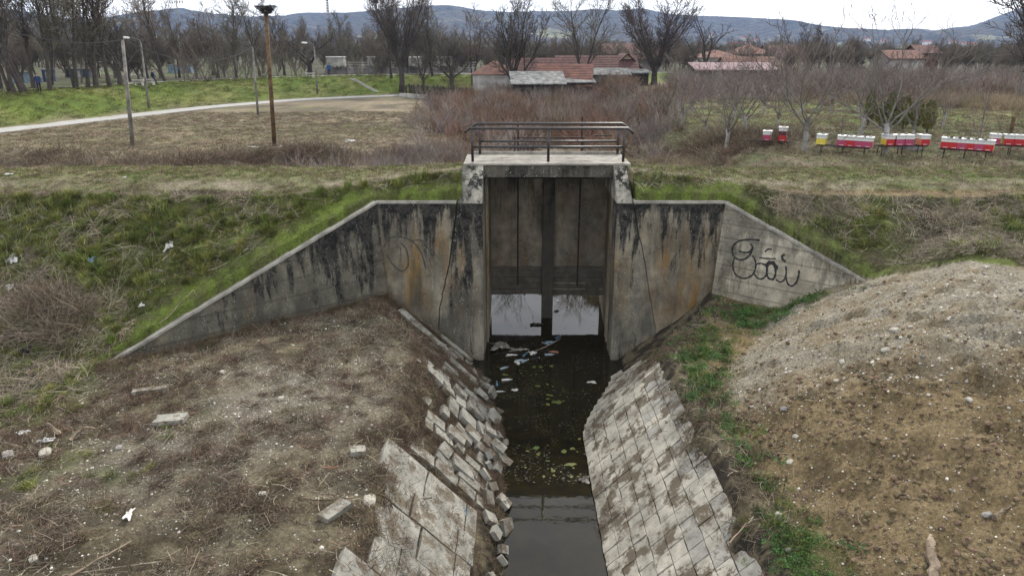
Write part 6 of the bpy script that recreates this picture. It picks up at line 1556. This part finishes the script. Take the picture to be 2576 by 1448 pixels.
# floating leaves, scum flakes, algae
M_alg = simple("algae", (.10, .12, .03), .6, .4, 8, bmp=0, rand=.5); M_fl = simple("floating_leaf", (.05, .044, .026), .6, .4, 8, bmp=0, rand=.9)
def flake(seed, mat, k=7):
    r = random.Random(seed); vs = [(math.cos(6.283 * j / k) * r.uniform(.3, .6), math.sin(6.283 * j / k) * r.uniform(.25, .5), r.uniform(0, .02)) for j in range(k)]; mb = MB(); mb.add(vs, [tuple(range(k))]); return mb.mesh("flake", mat)
def in_water(x, y): c_, w_, sw_ = chan(y); return (np.abs(x - c_) < w_ + .05) | (y > 21.3)
def sow_w(n, y0, y1, f_):
    x = rng.uniform(-1.2, 3.6, n); y = rng.uniform(y0, y1, n); k = in_water(x, y) & (rng.random(n) < f_(x, y)) & ((np.abs(x - 1.28) > .25) | (y < 25.1) | (y > 25.8)); x, y = x[k], y[k]
    return np.stack([x, y, np.full_like(x, WZ + .006) + rng.uniform(0, .004, len(x))], 1)
P = sow_w(9000, 14.4, 23.2, lambda x, y: .06 + .9 * ss(.5, .6, fbm(x * 1.2, y * 1.2, 601)))
rr_ = np.zeros((len(P), 3)); rr_[:, 2] = rng.uniform(0, 6.28, len(P)); scatter("floating_scum", [flake(q, M_fl) for q in range(5)], P, rr_, .02 + .05 * rng.random(len(P)) ** 4, "dead leaf bits and scum floating on the dark water")
P = sow_w(900, 23, 30, lambda x, y: .12 + .5 * ss(.5, .62, fbm(x * 1.2, y * 1.2, 605)))
rr_ = np.zeros((len(P), 3)); rr_[:, 2] = rng.uniform(0, 6.28, len(P)); scatter("bay_scum", [flake(q, M_fl) for q in range(5)], P, rr_, .015 + .05 * rng.random(len(P)) ** 4, "sparse floating bits on the bright water under the gates")
P = sow_w(500, 14.6, 21, lambda x, y: ss(.52, .62, fbm(x * .9 + 4, y * .9, 608)))
rr_ = np.zeros((len(P), 3)); rr_[:, 2] = rng.uniform(0, 6.28, len(P)); scatter("algae_patches", [flake(20 + q, M_alg, 9) for q in range(5)], P, rr_, .06 + .16 * rng.random(len(P)) ** 3, "yellow green algae pads on the ditch water")
# slabs and stones lying on the banks
def rock(seed, mat, flat=.6):
    import bmesh
    bm = bmesh.new(); bmesh.ops.create_icosphere(bm, subdivisions=2, radius=.5)
    for v in bm.verts:
        q = v.co.normalized(); n_ = mnoise.noise(q * 1.6 + Vector((seed, 0, 0))) * .35 + mnoise.noise(q * 4 + Vector((seed, 3, 0))) * .1
        v.co = v.co * (1 + n_); v.co.z *= flat
        for ax, lim in ((0, .42), (1, .36), (2, .24)): v.co[ax] = max(-lim, min(lim, v.co[ax]))
    me_ = bpy.data.meshes.new("rock"); bm.to_mesh(me_); bm.free(); me_.materials.append(mat); return me_
M_rk = simple("pale_stone", (.40, .37, .31), .9, .3, 3, bmp=.4); M_rk2 = simple("grey_stone", (.27, .255, .235), .9, .3, 3, bmp=.4)
for px, py, s_, lab, mat in (
    (115, 1143, .36, "large pale broken stone near the left photo edge", M_rk), (22, 1150, .34, "rounded grey stone cut by the left photo edge", M_rk2), (300, 1128, .18, "grey stone beside the driftwood root", M_rk2), (2250, 833, .26, "biggest cream cobble high on the gravel heap", M_rk), (2290, 826, .13, "white cobble right of the biggest cream cobble", M_rk),
    (2228, 882, .2, "white cobble below the biggest cream cobble", M_rk), (2118, 916, .18, "pale cobble on the line of stones across the heap", M_rk), (2103, 960, .13, "cobble at the upper left of the brown slope", M_rk), (2002, 1100, .15, "pale cobble beside the weedy strip", M_rk), (1972, 1036, .17, "grey brown cobble near the paved bank's top", M_rk2),
    (1987, 1165, .17, "round cream cobble low on the brown slope", M_rk), (1958, 1297, .17, "white cobble among the bottom green weeds", M_rk), (2437, 1010, .16, "angular cream stone alone on the brown slope", M_rk), (2483, 1300, .17, "square concrete lump on the heap's foot", M_rk2), (1985, 1390, .15, "brown stone in the weeds at the bottom", M_rk2),
    (1838, 770, .17, "pale stone at the weeds' edge under the right wing wall", M_rk), (1957, 765, .2, "flat pale stone at the end of the right wing wall's foot", M_rk), (85, 1408, .2, "smooth white stone in the grass at the bottom left", M_rk), (707, 1005, .2, "flat stone on the left bank's gravel", M_rk), (660, 1245, .16, "small cream stone on the stony bank", M_rk),
    (560, 940, .2, "cream stone under the long left wing wall", M_rk), (1050, 912, .24, "pale chunk at the head of the broken slabs", M_rk), (928, 1262, .36, "pale pyramid-shaped block sitting on the lower slabs", M_rk)):
    p = ground_at(px, py); o = link("stone", rock(px % 37, mat), None, None, None, label=lab, cat="stone"); lay(o, p, px * .1, .02); o.scale = (s_, s_ * .8, s_ * .9)
for px, py, w_, l_, rz, lab in ((430, 1060, .62, .34, .1, "flat grey concrete slab lying alone on the left bank"), (395, 985, .5, .2, .4, "long slab propped on another by the blue scrap"), (360, 990, .42, .18, .2, "lower slab under the propped one"), (842, 1290, .26, .6, -.5, "long half-buried slab at the top of the left paving"), (900, 1140, .3, .3, .3, "small slab flake in the bank edge")):
    p = ground_at(px, py); o = link("concrete_slab", BL[(px % 8)], None, None, None, label=lab, cat="slab"); lay(o, p, rz, .05); o.scale = (w_, l_, .1)
def wood(px, py, pts, r0, r1, lab, nm="driftwood", mat=None, n=7):
    p = ground_at(px, py); mb = MB(); q_ = []; rj = random.Random(px)
    for a, b_ in zip(pts[:-1], pts[1:]):
        for j in range(4): q_.append(Vector(a).lerp(Vector(b_), j / 4) + Vector((rj.gauss(0, 1), rj.gauss(0, 1), rj.gauss(0, .6))) * r0 * .25)
    q_.append(Vector(pts[-1])); k = len(q_)
    mb.tube(q_, [(r0 + (r1 - r0) * i_ / (k - 1)) * rj.uniform(.75, 1.2) for i_ in range(k)], n)
    mb.v = [tuple(Vector(v_) + Vector((rj.gauss(0, 1), rj.gauss(0, 1), rj.gauss(0, 1))) * r0 * .12) for v_ in mb.v]
    o = mb.build(nm, mat or M_drift, None, False, label=lab, cat="wood"); o.location = p + Vector((0, 0, .03)); return o
M_drift = simple("bleached_wood", (.27, .21, .15), .9, .4, 3, bmp=.5)
wood(2345, 1420, [(-.22, -.42, .02), (-.05, -.1, .06), (.08, .25, .1), (.2, .42, .1)], .075, .05, "thick broken branch stub at the bottom right")
wood(150, 1090, [(-.3, .12, .12), (-.1, 0, .05), (.1, -.14, .02)], .035, .045, "bleached curved root left of the pale stone")
wood(185, 1105, [(-.02, -.1, .0), (.1, .05, .1), (.16, .2, .12), (.34, .2, .1)], .04, .02, "brown root stub curling beside the bleached root")
wood(240, 1425, [(-.35, -.4, 0), (-.1, -.1, .04), (.1, .2, .05), (.3, .5, .04)], .022, .012, "long stick on the bottom left bank")
wood(290, 1440, [(-.7, -.12, 0), (.0, .0, .04), (.7, .16, .03)], .012, .008, "straight grey stick at the bottom edge", mat=M_stem)
wood(820, 1265, [(-.5, .1, .02), (-.2, 0, .03), (.1, 0, .04), (.45, .06, .03)], .014, .008, "wavy brown stick on the stony bank", mat=M_root)
wood(1060, 1265, [(-.15, -.05, .02), (0, 0, .03), (.2, .06, .03)], .02, .014, "short pale stick on the grey slabs")
wood(2520, 1295, [(-.2, -.12, .02), (0, 0, .03), (.2, .1, .03)], .022, .014, "short pale root beside the square lump on the heap")
wood(835, 1182, [(-.12, -.02, .02), (.12, .02, .02)], .02, .018, "small orange wood splinter on the left bank", mat=M_bott)
wood(1875, 1330, [(-.4, -.45, .03), (0, 0, .06), (.35, .4, .1)], .012, .007, "long straight reed stick over the right paved bank", mat=M_straw)
for k_, (x0, y0, x1, y1, lab) in enumerate(((60, 610, 250, 520, "long bent bare twig on the upper left slope"), (260, 640, 520, 610, "long thin runner arching over the levee grass"), (100, 700, 330, 640, "grey arching twig above the brush pile"), (200, 760, 330, 700, "looping pale vine on the levee slope"), (20, 800, 170, 900, "long dry twig below the brush pile"), (400, 850, 600, 790, "dry vine along the lower slope"))):
    a = ground_at(x0, y0); b_ = ground_at(x1, y1); pts = []
    for j in range(9):
        q = a.lerp(b_, j / 8) + Vector((rnd.uniform(-.12, .12), rnd.uniform(-.12, .12), 0)); q.z = float(H(q.x, q.y)) + .08 + .1 * math.sin(j * .8 + k_); pts.append(q - a)
    mb = MB(); mb.tube(pts, [.012 - .0009 * j for j in range(9)], 5); o = mb.build("dead_vine", M_stem, None, True, label=lab, cat="twig"); o.location = a
# single shrubs standing out of the thicket
for q, (px, py, key, sc_, lab) in enumerate(((1130, 335, 'sapl', 1.2, "thin upright saplings at the thicket's left edge"), (1225, 300, 'shrb', .6, "grey shrub at the thicket's left end by the white farmhouse"), (1380, 285, 'shrb', .75, "dark shrub in the middle of the thicket behind the deck"),
        (1560, 270, 'shrb', .8, "reddish shrub below the wide fan-shaped tree"), (1665, 300, 'shrb', .75, "tall shrub at the thicket's right end"), (1100, 378, 'shrb', .3, "bent pale twiggy bush left of the deck railing"))):
    plant("bare_shrub", key, q, px, py, sc_, q * 1.3, lab, cat="shrub")
# dark brush pile on the left slope
P = []
for _ in range(60):
    q = ground_at(130 + rnd.gauss(0, 55), 790 + rnd.gauss(0, 40)); P.append((q.x, q.y, q.z))
scatter("brush_pile", [stalks(200 + q, 60, .4, .3, 1., .006, M_stem, up=.9, wig=.35) for q in range(2)] + [stalks(205, 60, .4, .3, .9, .006, M_root, up=.9, wig=.35)], np.array(P), slope_rot(np.array(P)), rng.uniform(.6, 1.2, len(P)), "tangled grey brush pile low on the left levee slope")
# weeds and roots hugging the wall feet
def foot_line(n, off):
    t_ = rng.random(n); s_ = rng.random(n) < .62; x = np.where(s_, -4.2 - 6 * t_, rng.uniform(-4.2, -1.9, n)); au = CX - x; y = wing_y(au) - .38 - np.abs(rng.normal(0, off, n)); return np.stack([x, y, H(x, y)], 1)
P = foot_line(700, .25); scatter("wall_foot_litter", [stalks(210 + q, 26, .16, .06, .3, .0035, M_root, up=.8, wig=.5) for q in range(2)] + [blades(213, 40, .12, .03, .1, .009, .9, M_moss)], P, slope_rot(P), rng.uniform(.5, 1.1, len(P)), "roots and moss gathered along the foot of the left walls")
print("objects", len(bpy.data.objects))
